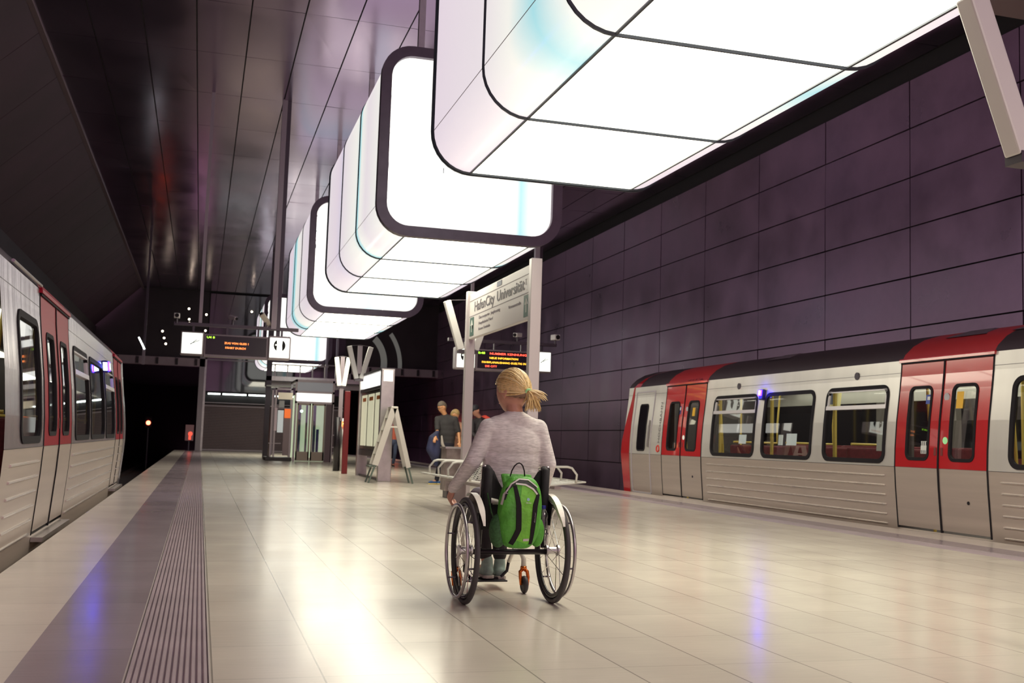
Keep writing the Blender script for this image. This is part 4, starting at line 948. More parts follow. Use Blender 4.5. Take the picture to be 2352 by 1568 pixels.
def figure(name, label, J, cfg, loc):
    """J: joints. body is one remeshed surface; clothing pieces are children"""
    t = thing(name, label, 'person', loc)
    V = {k: Vector(v) for k, v in J.items()}; k = cfg.get('k', 1.0); vox = cfg.get('vox', .012)
    hk = cfg.get('hk', k*1.08); b = MB(); R = head_shape(b, V['head'], cfg['yaw'], cfg.get('pitch', 0), hk)
    b.chain([V['neck'], V['head']+Vector((0, -.015, -.04))], [.055*k, .055*k])
    sh = V['shR']-V['shL']; shy = math.atan2(sh.y, sh.x); Rt = Matrix.Rotation(shy, 3, 'Z')
    b.chain([V['pelvis'], (V['pelvis']+V['chest'])/2, V['chest'], V['neck']-Vector((0, 0, .02))], [.085*k, .078*k, .085*k, .050*k], 14)
    for s in 'LR':
        b.chain([V['chest'], V['sh'+s], V['el'+s], V['wr'+s]], [.06*k, .040*k, .036*k, .025*k])
        b.chain([V['pelvis'], V['hip'+s], V['kn'+s], V['an'+s], V['toe'+s]], [.08*k, .070*k, .048*k, .034*k, .03*k])
        hd = cfg.get('hand'+s)
        if hd: hand_shape(b, V['wr'+s], hd[0], hd[1], hd[2], hd[3], k)
    body = b.build('body', cfg.get('skin', skin_m), t, voxel=vox, relax=2)
    face_parts(V['head'], R, hk, body)
    # top
    tw = cfg.get('tw', 1.0)
    b = MB(); ex = cfg.get('torso', ((.165, .115), (.185, .125), (.16, .11)))
    zs_ = (V['pelvis'], (V['pelvis']*.5+V['chest']*.5), V['chest'])
    for c_, (rx, ry) in zip(zs_, ex): b.ell(c_, (rx*k*tw, ry*k, .17*k), 20, 12, Rt)
    b.ell((zs_[0]+zs_[1])/2, ((ex[0][0]+ex[1][0])/2*k*tw, (ex[0][1]+ex[1][1])/2*k, .17*k), 20, 12, Rt); b.ell((zs_[1]+zs_[2])/2, ((ex[1][0]+ex[2][0])/2*k*tw, (ex[1][1]+ex[2][1])/2*k, .17*k), 20, 12, Rt)
    b.chain([V['shL'], V['chest']+Vector((0, 0, .09)), V['shR']], [.062*k, .085*k, .062*k], 14)
    b.chain([V['shL']+Vector((0, 0, -.01)), V['neck']-Vector((0, 0, .03)), V['shR']+Vector((0, 0, -.01))], [.055*k, .060*k, .055*k], 14)
    b.chain([V['chest']+Vector((0, 0, .08)), V['neck']-Vector((0, 0, cfg.get('collar', .012)))], [.10*k, .063*k], 14)
    if cfg.get('yoke'): b.chain([V['shL'].lerp(V['neck'], .15)-Vector((0, 0, .01)), V['neck']-Vector((0, 0, .055)), V['shR'].lerp(V['neck'], .15)-Vector((0, 0, .01))], [.055*k, .082*k, .055*k], 16)
    if cfg.get('yoke'): b.ell(V['chest']+Vector((0, .0, .065)), (.212*k, .085*k, .130*k), 32, 20, Rt, lambda q: Vector((math.copysign(abs(q.x)**.8, q.x), q.y, math.copysign(abs(q.z)**.8, q.z))))
    for s in 'LR':
        sl = cfg.get('sleeve', 1.0)
        if sl >= 1: b.chain([V['chest']*.35+V['sh'+s]*.65, V['sh'+s], V['el'+s], V['wr'+s]], [.075*k, .066*k, .054*k, .038*k], 14)
        else: b.chain([V['chest']*.35+V['sh'+s]*.65, V['sh'+s], V['sh'+s].lerp(V['el'+s], sl*1.6)], [.075*k, .064*k, .062*k], 14)
    b.build(cfg.get('topname', 'shirt'), cfg['top'], t, voxel=vox*.95, relax=cfg.get('relax', 4))
    b = MB(); b.ell(V['pelvis']-Vector((0, 0, .04)), (.165*k*tw, .12*k, .15*k), 20, 12, Rt)
    for s in 'LR': b.chain([V['pelvis'].lerp(V['hip'+s], .7), V['hip'+s], V['kn'+s], V['kn'+s].lerp(V['an'+s], cfg.get('hem', 1))], [.10*k, .088*k, .064*k, .050*k], 14)
    b.build('trousers', cfg['legs'], t, voxel=vox*.95, relax=4)
    for s in 'LR':
        b = MB(); a, o = V['an'+s], V['toe'+s]; d = (o-a); d.z = 0; d = d.normalized() if d.length > .01 else Vector((0, 1, 0)); z0 = min(a.z, o.z)-.035*k
        q = Vector((-d.y, d.x, 0)); base = Vector((a.x, a.y, z0))
        b.cap_(base+Vector((0, 0, .045))-d*.02, base+Vector((0, 0, .035))+d*.17*k, .042*k, .035*k).cap_(a+Vector((0, 0, .01)), base+Vector((0, 0, .04)), .045*k, .042*k)
        b.cap_(a+Vector((0, 0, .01)), a+Vector((0, 0, .01+cfg.get('high', 0))), .043*k, .040*k); so = b.build('shoe', cfg['shoe'], t, voxel=.008, relax=2)
        b = MB(); b.prism([base+d*u+q*v_ for u, v_ in ((-.065*k, -.02), (-.045*k, -.038), (.1*k, -.044), (.19*k, -.032), (.215*k, 0), (.19*k, .032), (.1*k, .044), (-.045*k, .038), (-.065*k, .02))], (0, 0, .001), (0, 0, .022))
        b.build('sole', cfg.get('sole', mat('white_sole', (.6, .58, .55), .6)), so, bevel=.004)
    hm = cfg.get('hair')
    if hm:
        b = MB(); c = V['head']
        def hf(q):
            x, y, z = q; s_ = 1.0
            if y > .15 and z < cfg.get('hairline', .45): s_ = .80
            if z < cfg.get('nape', -.35): s_ = .78
            return Vector((x*s_, y*s_, z*s_))
        b.ell(Vector(c)+R @ Vector((0, -.006, .010)), (.083*hk, .104*hk, .118*hk), 36, 26, R, hf); b.build('hair', hm, t, smooth=True)
    return t, V, R, body
dkhair = mat('grey_brown_hair', (.13, .10, .075), .7, noise=(60, .3)); blond_bg = mat('dark_blond_hair', (.38, .25, .10), .6, noise=(50, .25))
tsh = mat('dark_grey_tshirt', (.035, .032, .034), .8, noise=(8, .15)); jeansd = mat('dark_navy_trousers', (.012, .011, .022), .8); jeansb = mat('blue_jeans', (.07, .09, .16), .8)
blue_shoe = mat('blue_trainers', (.04, .10, .25), .5); yel_sole = mat('yellow_sole', (.75, .6, .2), .5); navyj = mat('navy_jacket', (.022, .026, .075), .7, noise=(6, .3))
# man in dark t-shirt looking down to the left, jacket over his left arm
mx, my = 5.02, 22.6
t, V, R, bd = figure('person', 'grey-haired man with glasses in a dark T-shirt looking down, blue jacket over his arm', dict(
    pelvis=(mx+.12, my, .90), chest=(mx+.12, my, 1.30), neck=(mx+.08, my, 1.50), head=(mx-.0, my-.02, 1.665), shL=(mx-.08, my+.04, 1.41), shR=(mx+.30, my-.04, 1.42),
    elL=(mx-.10, my-.10, 1.16), wrL=(mx-.18, my-.30, 1.02), elR=(mx+.38, my-.05, 1.14), wrR=(mx+.37, my-.22, .92), hipL=(mx+.03, my, .84), hipR=(mx+.21, my, .84),
    knL=(mx+.0, my-.03, .46), knR=(mx+.17, my+.03, .46), anL=(mx-.06, my, .08), anR=(mx+.12, my+.03, .08), toeL=(mx-.20, my-.06, .04), toeR=(mx+.0, my-.04, .04)),
    dict(yaw=2.0, pitch=-.35, skin=skin_warm, top=tsh, legs=jeansd, shoe=blue_shoe, sole=yel_sole, hair=dkhair, sleeve=.55, k=1.0, vox=.014, hairline=.35, nape=-.45, tw=1.15,
         handL=((-.3, -.6, -.7), (0, .5, -.5), (1, 0, 0), .5), handR=((0, -.4, -.9), (0, 1, 0), (-1, 0, 0), .6)), (mx+.05, my, 0))
b = MB(); hd = V['head']
for s in (-1, 1): b.torus(hd+R @ Vector((s*.032, .105, .008)), R @ Vector((0, 1, 0)), .022, .0028, 16, 5); b.tube([hd+R @ Vector((s*.054, .10, .012)), hd+R @ Vector((s*.082, .0, .010))], .003, 5)
b.tube([hd+R @ Vector((-.01, .108, .01)), hd+R @ Vector((.01, .108, .01))], .003, 5); b.build('glasses', black, t)
b = MB(); c0 = Vector((mx-.16, my-.24, 1.06))
b.chain([c0+Vector((.03, 0, .05)), c0+Vector((-.07, .0, -.08)), c0+Vector((-.10, .02, -.30)), c0+Vector((.0, .02, -.48)), c0+Vector((.03, .02, -.62))], [.05, .09, .10, .09, .05]); b.chain([c0, c0+Vector((.04, -.02, -.25)), c0+Vector((.02, 0, -.45))], [.06, .08, .07])
jk = b.build('jacket', navyj, None, voxel=.014, relax=3); tag(jk, 'dark blue jacket hanging over the arm of the grey-haired man', 'jacket')
b = MB(); b.chain([c0+Vector((.12, -.03, -.02)), c0+Vector((.14, -.03, -.18)), c0+Vector((.22, -.03, -.34))], [.02, .035, .03]); tag(b.build('shopping_bag', mat('pale_bag', (.42, .38, .34), .6), None, voxel=.012, relax=2), 'pale folded bag beside the blue jacket', 'bag')
# blond woman behind him
mx, my = 5.36, 22.95
figure('person', 'blond person bending forward behind the man in the dark T-shirt', dict(
    pelvis=(mx+.05, my, .82), chest=(mx+.08, my, 1.18), neck=(mx+.05, my, 1.38), head=(mx+.02, my-.10, 1.52), shL=(mx-.08, my, 1.30), shR=(mx+.24, my, 1.30),
    elL=(mx-.05, my-.2, 1.08), wrL=(mx+.08, my-.35, 1.0), elR=(mx+.25, my-.2, 1.08), wrR=(mx+.12, my-.38, 1.0), hipL=(mx-.03, my, .78), hipR=(mx+.13, my, .78),
    knL=(mx-.03, my, .43), knR=(mx+.13, my, .43), anL=(mx-.03, my+.03, .07), anR=(mx+.13, my+.03, .07), toeL=(mx-.03, my-.12, .04), toeR=(mx+.13, my-.12, .04)),
    dict(yaw=-2.3, pitch=-.5, skin=skin_warm, top=mat('peach_cardigan', (.55, .30, .20), .8), legs=mat('beige_trousers', (.40, .32, .25), .8), shoe=black, hair=blond_bg, k=.93, vox=.014, hairline=.3, nape=-.7,
         handL=((.6, -.3, -.3), (0, 0, -1), (0, -1, 0), .6), handR=((-.6, -.3, -.3), (0, 0, -1), (0, -1, 0), .6)), (mx, my, 0))
# person with black cap and red hood right of the post
mx, my = 5.78, 22.6
t, V, R, bd = figure('person', 'person in a black cap and dark red-hooded jacket, bending by the sign post', dict(
    pelvis=(mx+.15, my, .90), chest=(mx+.13, my, 1.28), neck=(mx+.10, my, 1.47), head=(mx-.02, my-.06, 1.62), shL=(mx-.06, my, 1.38), shR=(mx+.32, my, 1.38),
    elL=(mx-.10, my-.15, 1.12), wrL=(mx-.08, my-.36, 1.05), elR=(mx+.36, my-.1, 1.12), wrR=(mx+.2, my-.35, 1.0), hipL=(mx+.06, my, .84), hipR=(mx+.24, my, .84),
    knL=(mx+.06, my, .46), knR=(mx+.24, my, .46), anL=(mx+.06, my+.03, .08), anR=(mx+.24, my+.03, .08), toeL=(mx+.04, my-.13, .04), toeR=(mx+.22, my-.13, .04)),
    dict(yaw=2.2, pitch=-.35, top=mat('black_jacket', (.018, .014, .018), .7), legs=mat('black_trousers', (.012, .01, .013), .8), shoe=black, k=.98, vox=.014, topname='jacket',
         handL=((0, -.8, -.4), (0, 0, -1), (1, 0, 0), .5), handR=((-.3, -.8, -.3), (0, 0, -1), (-1, 0, 0), .5)), (mx+.1, my, 0))
b = MB(); c = V['head']
def capf(q): return Vector((q.x, q.y, max(q.z, -.05)))
b.ell(c+R @ Vector((0, -.004, .035)), (.085, .104, .098), 24, 16, R, capf)
b.obox(c+R @ Vector((0, .125, .035)), R @ Vector((.055, 0, 0)), R @ Vector((0, .045, -.01)), R @ Vector((0, 0, .005))); b.build('cap', mat('black_cap', (.015, .013, .022), .7), t, smooth=True)
b = MB(); b.chain([V['chest']+Vector((.02, .05, .17)), V['neck']+Vector((.13, .04, .0)), V['shR']+Vector((-.02, -.02, .06))], [.06, .065, .05]); b.build('red_hood', mat('red_hood', (.60, .05, .03), .7), t, voxel=.012, relax=2)
# walker far away behind the ladder
mx, my = 6.02, 34.2
figure('person', 'walker in an orange top and jeans far back, seen through the stepladder', dict(
    pelvis=(mx, my, .92), chest=(mx, my, 1.28), neck=(mx, my, 1.46), head=(mx, my, 1.62), shL=(mx-.18, my, 1.38), shR=(mx+.18, my, 1.38),
    elL=(mx-.22, my+.1, 1.12), wrL=(mx-.20, my-.02, .90), elR=(mx+.22, my-.05, 1.12), wrR=(mx+.2, my-.2, .92), hipL=(mx-.09, my, .86), hipR=(mx+.09, my, .86),
    knL=(mx-.10, my-.12, .48), knR=(mx+.09, my+.05, .47), anL=(mx-.12, my-.20, .09), anR=(mx+.08, my+.28, .14), toeL=(mx-.13, my-.36, .045), toeR=(mx+.08, my+.18, .05)),
    dict(yaw=PI, top=mat('orange_top', (.55, .13, .08), .8), legs=jeansb, shoe=black, hair=dkhair, k=.98, vox=.016,
         handL=((0, -.2, -1), (1, 0, 0), (0, -1, 0), .4), handR=((0, -.2, -1), (-1, 0, 0), (0, -1, 0), .4)), (mx, my, 0))

# ================================================================== WHEELCHAIR
alu = mat('polished_aluminium', (.46, .43, .44), .32, .9); rim_b = mat('black_rim', (.015, .012, .015), .3, .2); tyre = mat('grey_tyre', (.05, .042, .048), .6); wht = mat('white_frame_paint', (.74, .70, .64), .3)
orng = mat('orange_anodised', (.70, .17, .03), .25, .75); blk = mat('black_upholstery', (.012, .010, .013), .75, noise=(30, .2)); chrome = mat('chrome', (.8, .78, .76), .12, 1.0)
WX0, WX1, WY, WR = 1.560, 2.108, 6.24, .315
t = thing('wheelchair', 'black and white active wheelchair with spoked wheels and orange caster forks', 'wheelchair', (1.834, WY, 0))
wc = t
for X, s in ((WX0, -1), (WX1, 1)):
    b = MB(); b.torus((X, WY, WR), (1, 0, 0), WR-.015, .0155, 72, 10); whl = b.build('wheel', tyre, t, smooth=True)
    b = MB(); b.torus((X, WY, WR), (1, 0, 0), WR-.040, .012, 72, 8, sq=1.0); b.torus((X, WY, WR), (1, 0, 0), WR-.052, .0085, 72, 6); b.build('rim', rim_b, whl, smooth=True)
    b = MB(); b.cyl((X-.035, WY, WR), (X+.035, WY, WR), .022, n=20).cyl((X-.042, WY, WR), (X-.030, WY, WR), .034, n=20).cyl((X+.030, WY, WR), (X+.042, WY, WR), .034, n=20); b.build('hub', alu, whl, smooth=False)
    b = MB()
    for k in range(16):
        a = 2*PI*k/16+.1; a2 = a+(.75 if k % 2 else -.75); hx = X+(.034 if (k//2) % 2 else -.034)
        b.cyl((hx, WY+.030*math.cos(a2), WR+.030*math.sin(a2)), (X, WY+(WR-.05)*math.cos(a), WR+(WR-.05)*math.sin(a)), .0022, n=5)
    b.build('spokes', chrome, whl)
    hxr = X+s*.052
    b = MB(); b.torus((hxr, WY, WR), (1, 0, 0), WR-.045, .0105, 72, 10); b.build('push_rim', alu, whl, smooth=True)
    b = MB()
    for k in range(6):
        a = 2*PI*k/6+.3; p = Vector((X+s*.008, WY+(WR-.048)*math.cos(a), WR+(WR-.048)*math.sin(a))); b.obox(p+Vector((s*.022, 0, 0)), (.024, 0, 0), (0, .012, 0), (0, 0, .004))
    b.build('rim_tabs', dsteel, whl)
b = MB(); b.cyl((WX0+.03, WY, WR-.008), (WX1-.03, WY, WR-.008), .0165, n=16); b.build('axle_tube', blackm, t, smooth=True)
for s, X in ((-1, 1.655), (1, 2.055)):
    b = MB(); b.tube([(X, WY+.03, .33), (X, WY+.02, .47), (X, WY-.005, .65), (X, WY-.03, .815)], .0125, 10); b.build('back_post', blackm, t, smooth=True)
    b = MB(); b.ell((X, WY-.03, .818), (.014, .014, .008), 12, 6); b.build('post_cap', alu, t, smooth=True)
    b = MB(); b.tube([(X, WY+.02, .455), (X, WY+.30, .475), (X, WY+.44, .465), (X-s*.0, WY+.50, .40), (X-s*.03, WY+.54, .26), (X-s*.05, WY+.58, .18)], .0135, 10); b.build('side_frame', wht, t, smooth=True)
    b = MB(); b.tube([(X, WY+.06, .46), (X, WY+.05, .40), (X, WY+.02, .33)], .012, 8); b.build('axle_bracket', blackm, t)
    b = MB(); b.tube([(X-s*.05, WY+.58, .19), (X-s*.055, WY+.60, .12), (X-s*.10, WY+.61, .072), (1.86, WY+.61, .066)], .011, 8); b.build('footrest_tube', blackm, t, smooth=True)
    # caster
    cx_ = (1.615, 2.062)[s > 0]
    b = MB(); b.tube([(X-s*.03, WY+.50, .27), (cx_-s*.055, WY+.46, .262), (cx_-s*.015, WY+.44, .25), (cx_, WY+.43, .215), (cx_, WY+.43, .165)], [.013, .014, .015, .017, .017], 10); b.build('caster_arm', wht, t, smooth=True)
    b = MB(); b.cyl((cx_, WY+.43, .170), (cx_, WY+.43, .150), .020, .022, 14)
    for q in (-1, 1): b.tube([(cx_, WY+.43, .155), (cx_+q*.024, WY+.425, .135), (cx_+q*.026, WY+.41, .10), (cx_+q*.022, WY+.405, .052)], [.012, .012, .011, .009], 8)
    fk = b.build('caster_fork', orng, t, smooth=True)
    b = MB(); b.torus((cx_, WY+.405, .056), (1, 0, 0), .040, .0165, 32, 10); b.cyl((cx_-.012, WY+.405, .056), (cx_+.012, WY+.405, .056), .036, n=20); b.build('caster_wheel', tyre, fk, smooth=True)
    # white curved mudguard beside the wheel
    b = MB()
    X2 = (WX0+.036) if s < 0 else (WX1-.028)
    sec = [(-.018, 0), (.018, 0), (.018, -.004), (-.012, -.005), (-.014, -.028), (-.018, -.028)]; arc = [(math.radians(68+5.5*k)) for k in range(16)]; vs = []
    for i_, a_ in enumerate(arc):
        tp_ = min(1, .35+(15-i_)/5, .5+i_/4)
        for dx, dr in sec: dx *= tp_; dr *= tp_; rr_ = WR+.028+dr; vs.append((X2+s*dx, WY+rr_*math.cos(a_), WR+rr_*math.sin(a_)))
    n = len(sec); fs = [(i*n+k, i*n+(k+1) % n, (i+1)*n+(k+1) % n, (i+1)*n+k) for i in range(len(arc)-1) for k in range(n)]
    b.add(vs, fs+[tuple(range(n)), tuple((len(arc)-1)*n+k for k in range(n))])
    b.build('mudguard', wht, t, smooth=False)
    b = MB(); pl = [(X2-s*.012, WY+.22, .47), (X2-s*.012, WY-.06, .47), (X2-s*.012, WY-.10, .60), (X2-s*.012, WY+.08, .648), (X2-s*.012, WY+.22, .58)]; b.prism(pl, (0, 0, 0), (s*.004, 0, 0)); b.build('side_guard', mat('dark_side_guard', (.03, .025, .03), .4), t)
    b = MB(); b.tube([(X+s*.0, WY-.02, .625), (X-s*.045, WY-.025, .615), (X-s*.09, WY-.02, .605)], .016, 8); b.build('white_clamp', wht, t, smooth=True)
b = MB(); b.bar((1.655, WY-.005, .60), (2.055, WY-.005, .60), .012, .022, (0, 1, 0)); b.build('rigidizer_bar', wht, t)
b = MB(); b.box(1.67, 2.04, WY+.02, WY+.42, .462, .50); b.build('seat_cushion', blk, t, bevel=.015)
# backrest upholstery, open in the middle above the pack
b = MB(); n = 12; V_ = []
for j in range(10):
    z = .44+.375*j/9
    for i in range(n+1):
        u = i/n; sag = .05*math.sin(PI*u); V_.append((1.643+.424*u, WY-.012-.03*(z-.47)/.35+sag, z-(.15*min(1, max(0, (math.sin(PI*u)-.42)/.5))*(j/9)**3)))
N = n+1; fs = [(j*N+i, j*N+i+1, (j+1)*N+i+1, (j+1)*N+i) for j in range(9) for i in range(n)]
o = b.add(V_, fs).build('backrest', blk, t, smooth=True); sd = o.modifiers.new('s', 'SOLIDIFY'); sd.thickness = .014
for X in (1.675, 2.035): b = MB().tube([(X, WY-.035, .46), (X, WY-.045, .62), (X, WY-.06, .80), (X, WY-.02, .812)], [.018, .019, .019, .017], 10, sq=1.3); b.build('backrest_sleeve', blk, t, smooth=True)
b = MB().box(1.84-.14, 1.84+.15, 6.78, 6.95, .055, .066); b.build('footplate', blackm, t, bevel=.004)
b = MB(); b.box(1.715, 1.97, WY-.005, WY+.012, .36, .47); b.build('calf_panel', blk, t)
# ================================================================== WOMAN
knit = mat('grey_marl_sweater', (.66, .615, .61), .9, noise=(60, .20), bump=(9, .55, .02), stretch=(.45, .45, 2.2)); pants = mat('dark_plum_trousers', (.022, .016, .022), .8)
mint = mat('mint_shoe', (.26, .34, .31), .6, noise=(25, .2)); msole = mat('grey_pink_sole', (.42, .36, .33), .6)
J = dict(pelvis=(1.875, 6.46, .60), chest=(1.892, 6.42, .955), neck=(1.897, 6.42, 1.155), head=(1.886, 6.455, 1.285), shL=(1.732, 6.42, 1.050), shR=(2.052, 6.42, 1.055),
         elL=(1.632, 6.405, .840), wrL=(1.560, 6.60, .665), elR=(2.122, 6.40, .835), wrR=(2.165, 6.60, .69), hipL=(1.79, 6.52, .565), hipR=(1.965, 6.52, .565),
         knL=(1.800, 6.90, .57), knR=(1.965, 6.92, .55), anL=(1.868, 6.86, .145), anR=(1.965, 6.90, .135), toeL=(1.862, 7.02, .105), toeR=(1.975, 7.05, .095))
t, V, R, bd = figure('person', 'blond woman in a grey sweater seated in the wheelchair, seen from behind', J,
    dict(yaw=.62, pitch=-.05, roll=0, top=knit, topname='sweater', legs=pants, shoe=mint, sole=msole, k=.95, vox=.0065, relax=5, torso=((.195, .125), (.198, .125), (.200, .118)), hk=1.15, hem=.80, high=.035, yoke=1, collar=.03,
         handL=((-.20, .45, -.85), (.95, .1, .1), (.1, .7, .3), .75), handR=((.05, .45, -.85), (-.95, .1, .1), (-.1, .7, .3), .7)), (1.88, 6.46, .5))
# hair: strands combed from the hairline to the tie, and the pony tail
hairm = mat('blond_hair', (.62, .43, .18), .38, noise=(9, .30), stretch=(6, 6, 6)); hair2 = mat('light_blond_hair', (.78, .60, .32), .38, noise=(14, .2))
c = V['head']+R @ Vector((0, -.006, .006)); k = 1.17
tie_w = Vector((1.955, 6.345, 1.283)); tie_l = R.inverted() @ (tie_w-c)
rr = Vector((.083, .106, .122))*k
td = Vector((tie_l.x/rr.x, tie_l.y/rr.y, tie_l.z/rr.z)).normalized()
b = MB()
def cf(q):
    low = q.z < -.30 and q.y < .35
    face = q.y > .30 and q.z < .52
    side = q.z < -.18
    s_ = .84 if (face or side) else .975
    return q*s_
b.ell(c, rr, 44, 32, R, cf); hr = b.build('hair', hairm, t, smooth=True)
b = MB(); b2 = MB(); rh = random.Random(11); S_ = []
# start directions: around hairline
for i in range(300):
    u = i/300; a = 2*PI*u; 
    top = Vector((math.sin(a)*.86, .62 if math.cos(a) > 0 else .62, 0))
    # hairline loop in head space: forehead high, temples, over the ears, nape
    if u < .5: tt = u/.5; p = Vector((math.cos(PI*tt), .30+.45*math.sin(PI*tt), -.08+.62*math.sin(PI*tt)))
    else: tt = (u-.5)/.5; p = Vector((-math.cos(PI*tt), .12-1.0*math.sin(PI*tt), -.20-.16*math.sin(PI*tt)))
    S_.append(p.normalized())
for i in range(170): # crown fill
    p = Vector((rh.uniform(-1, 1), rh.uniform(-.6, .75), rh.uniform(.2, 1))).normalized(); S_.append(p)
b3 = MB()
for si, p in enumerate(S_):
    p = (p+Vector((rh.uniform(-.04, .04), rh.uniform(-.04, .04), rh.uniform(-.04, .04)))).normalized()
    om = math.acos(max(-1, min(1, p.dot(td))))
    if om < .05 or om > 2.9: continue
    pts = []; lift = rh.uniform(.985, 1.02)
    for j in range(11):
        f_ = j/10; q = (p*math.sin((1-f_)*om)+td*math.sin(f_*om))/math.sin(om)
        q = q+Vector((0, 0, -.10*math.sin(PI*f_)*(1 if p.z > .2 else .2))); q.normalize(); q = q*lift
        pts.append(c+R @ Vector((q.x*rr.x, q.y*rr.y, q.z*rr.z)))
    (b3 if 165 < si < 290 else b if rh.random() < .6 else b2).tube(pts, [.0035]+[.0062]*8+[.0045, .003], 6, sq=.6)
b.build('hair_strands', hairm, hr, smooth=True); b2.build('light_strands', hair2, hr, smooth=True); b3.build('nape_hair', mat('brown_nape_hair', (.20, .12, .07), .6, noise=(12, .3)), hr, smooth=True)
b = MB(); b2 = MB()
for i in range(120):
    a, r_ = rh.uniform(0, 2*PI), rh.uniform(0, .016); s0 = tie_w+Vector((math.cos(a)*r_, -.004, math.sin(a)*r_))
    if i % 6 == 0: e = Vector((2.045+rh.uniform(-.02, .03), 6.33+rh.uniform(-.03, .02), 1.245+rh.uniform(-.02, .03)))
    else: e = Vector((1.955+rh.uniform(-.028, .085), 6.325+rh.uniform(-.03, .03), 1.168+rh.uniform(-.012, .05)))
    m_ = s0.lerp(e, .45)+Vector((.016+rh.uniform(-.006, .012), -.022, .014))
    pts = [s0*(1-f_)**2+m_*2*f_*(1-f_)+e*f_**2 for f_ in [j/7 for j in range(8)]]
    (b if i % 3 else b2).tube(pts, [.004, .0055, .006, .006, .0055, .0045, .003, .001], 5)
pt = b.build('ponytail', hairm, t, smooth=True); b2.build('ponytail_highlight', hair2, pt, smooth=True)
b = MB(); b.torus(tie_w+Vector((.001, -.006, -.001)), (.25, -1, -.45), .017, .0065, 24, 8); b.build('hair_tie', mat('green_hair_tie', (.35, .75, .35), .6), t, smooth=True)
b = MB(); b.ell(V['head']+R @ Vector((-.080, -.006, -.040)), (.005, .005, .006), 10, 6); b.build('earring', chrome, t, smooth=True)
b = MB(); b.chain([(1.80, 6.62, .60), (1.79, 6.85, .605)], [.075, .062]); b.build('grey_cloth', mat('lilac_grey_cloth', (.14, .11, .15), .8), t, voxel=.01, relax=2)
# ================================================================== BACKPACK
grn = mat('green_nylon', (.085, .36, .035), .55, noise=(6, .35), bump=(11, .9, .035)); grn2 = mat('light_green_panel', (.17, .52, .04), .5, noise=(7, .28), bump=(12, .9, .03)); dgrn = mat('dark_green_mesh', (.03, .10, .03), .7, noise=(80, .4))
t = thing('backpack', 'bright green backpack with black straps hanging on the wheelchair back', 'backpack', (1.83, 6.07, .34))
def pk(q):
    # egg outline: narrow top, wide low, squarish
    x, y, z = q
    e = lambda v, p: math.copysign(abs(v)**p, v)
    wz = 1.0-.12*max(0, z)**1.4-.16*max(0, -z-.35)**1.2*1.0
    return Vector((e(x, .55)*wz-.0+.05*z*0, e(y, .8)*(1-.25*max(0, z)), e(z, .68)))
TL = Matrix.Rotation(math.radians(3.5), 3, 'Y')
PC = Vector((1.845, 6.085, .555))
def surf(x, z, lift=0.0):
    """front surface point of the pack for given world x, z"""
    zz = max(-.97, min(.97, (z-PC.z)/.213)); zq = math.copysign(abs(zz)**(1/.68), zz); th = math.acos(zq); s_ = math.sin(th)
    wz = 1.0-.12*max(0, zq)**1.4-.16*max(0, -zq-.35)**1.2
    xo = (x-PC.x-(z-PC.z)*math.tan(math.radians(3.5)))/(.130*wz); xq = min(.98, abs(xo))**(1/.55)
    v = max(0., s_*s_-xq*xq); yq = math.sqrt(v)**.8*(1-.25*max(0, zq))
    return Vector((x, PC.y-.085*yq-lift, z))
b = MB(); b.ell(PC, (.130, .085, .213), 48, 34, TL, pk); main = b.build('main_bag', grn, t, smooth=True)
def strap(name, pts, wds, m, parent, th=.005, lift=.004):
    b = MB(); P = []
    for i in range(len(pts)-1):
        for j in range(6): f_ = j/6; P.append((pts[i][0]+(pts[i+1][0]-pts[i][0])*f_, pts[i][1]+(pts[i+1][1]-pts[i][1])*f_, wds[i]+(wds[i+1]-wds[i])*f_))
    P.append((*pts[-1], wds[-1])); vs = []
    for i, (x, z, wd) in enumerate(P):
        a = P[min(i+1, len(P)-1)]; q = P[max(i-1, 0)]; dx, dz = a[0]-q[0], a[1]-q[1]; L = math.hypot(dx, dz); nx, nz = -dz/L, dx/L
        for e in (-1, 0, 1): vs.append(surf(x+nx*wd*e/2, z+nz*wd*e/2, lift))
        for e in (-1, 0, 1): vs.append(surf(x+nx*wd*e/2, z+nz*wd*e/2, lift-th*2))
    fs = []
    for i in range(len(P)-1):
        o, p = i*6, i*6+6
        fs += [(o, o+1, p+1, p), (o+1, o+2, p+2, p+1), (o, p, p+3, o+3), (o+2, o+5, p+5, p+2)]
    return b.add(vs, fs).build(name, m, parent, smooth=False)
strap('front_panel', [(1.875, .715), (1.878, .60), (1.865, .45), (1.845, .385)], [.075, .115, .100, .075], grn2, main, .004, .002)
strap('compression_strap', [(1.795, .715), (1.815, .60), (1.818, .46), (1.780, .372)], [.020, .030, .032, .028], black, main, .006, .007)
strap('compression_strap', [(1.938, .665), (1.918, .60), (1.905, .46), (1.900, .372)], [.020, .030, .026, .020], black, main, .006, .007)
strap('zip_arch', [(1.735, .63), (1.752, .69), (1.80, .735), (1.86, .738), (1.915, .705), (1.945, .655)], [.010, .014, .018, .018, .014, .010], mat('black_zip', (.02, .018, .02), .5), main, .005, .006)
strap('piping', [(1.722, .60), (1.735, .66), (1.775, .722), (1.825, .752), (1.88, .748), (1.935, .705)], [.007]*6, mat('silver_piping', (.62, .58, .56), .4), main, .005, .009)
strap('piping', [(1.80, .725), (1.86, .720), (1.905, .695), (1.93, .665)], [.010]*4, mat('silver_piping', (.62, .58, .56), .4), main, .005, .010)
strap('reflector', [(1.850, .398), (1.885, .400)], [.014, .014], mat('reflector_strip', (.55, .5, .5), .3), main, .004, .006)
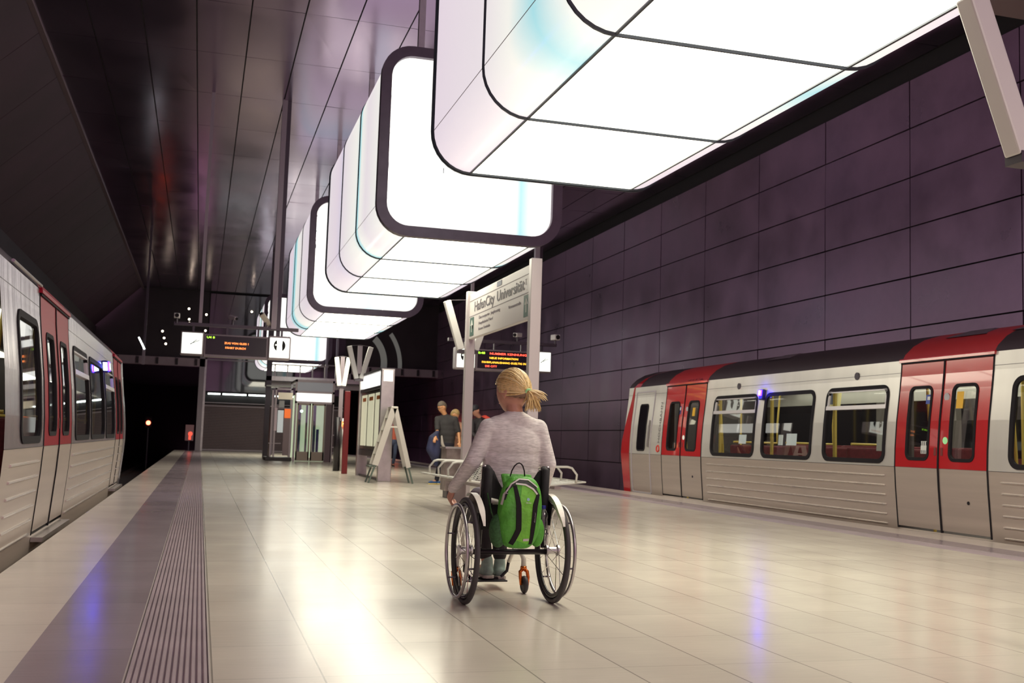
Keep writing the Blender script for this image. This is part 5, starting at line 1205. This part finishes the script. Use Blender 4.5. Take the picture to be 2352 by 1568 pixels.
b = MB(); b.tube([(1.783, 6.09, .765), (1.790, 6.08, .80), (1.803, 6.07, .828), (1.815, 6.065, .840), (1.828, 6.062, .845), (1.841, 6.065, .840), (1.853, 6.07, .828), (1.866, 6.08, .80), (1.873, 6.09, .765)], .004, 8); b.build('grab_loop', black, main, smooth=True)
b = MB(); b.prism([(1.738, 6.125, .778), (1.932, 6.125, .776), (1.915, 6.10, .68), (1.755, 6.10, .68)], (0, 0, 0), (0, .03, 0)); b.build('back_panel_top', grn, main, bevel=.012)
b = MB(); b.ell((1.722, 6.10, .445), (.055, .055, .10), 20, 14); b.build('side_pocket', dgrn, main, smooth=True)
b = MB(); b.ell((1.960, 6.10, .440), (.045, .055, .09), 20, 14); b.build('side_pocket', grn, main, smooth=True)
b = MB(); b.tube([(1.757, 6.035, .690), (1.745, 6.03, .680), (1.742, 6.03, .668), (1.755, 6.025, .665)], .003, 6); b.build('buckle', alu, main)
b = MB(); c_ = surf(1.872, .635, .006); b.cyl(c_, c_+Vector((0, -.002, 0)), .009, n=16); b.build('round_emblem', mat('blue_white_emblem', (.35, .55, .7), .4), main)
text('brand_lettering', 'deuter', paper, main, surf(1.857, .612, .009), (1, 0, -.03), (0, 0, 1), .009, .001, width=.034)
text('side_lettering', 'deuter', mat('strap_lettering', (.30, .28, .30), .5), main, surf(1.915, .50, .012), (.06, 0, 1), (-1, 0, .06), .008, .001, width=.06)
b = MB(); b.tube([(1.665, 6.16, .66), (1.685, 6.13, .55), (1.72, 6.12, .46)], .011, 6, sq=.3); b.build('carry_strap', dgrn, t)
# bottle
t = thing('water_bottle', 'clear plastic water bottle with a dark blue cap between backpack and right wheel', 'bottle', (2.018, 6.155, .45))
b = MB().lathe((2.018, 6.155, .45), [(.026, 0), (.029, .01), (.029, .05), (.026, .06), (.029, .07), (.028, .095), (.013, .118), (.012, .125)], 20); b.build('bottle_body', glass('clear_plastic', (.80, .82, .84), .05, .10), t, smooth=True)
MB().cyl((2.018, 6.155, .572), (2.018, 6.155, .592), .0145, n=20).build('cap', mat('blue_cap', (.03, .03, .28), .4), t, bevel=.002)
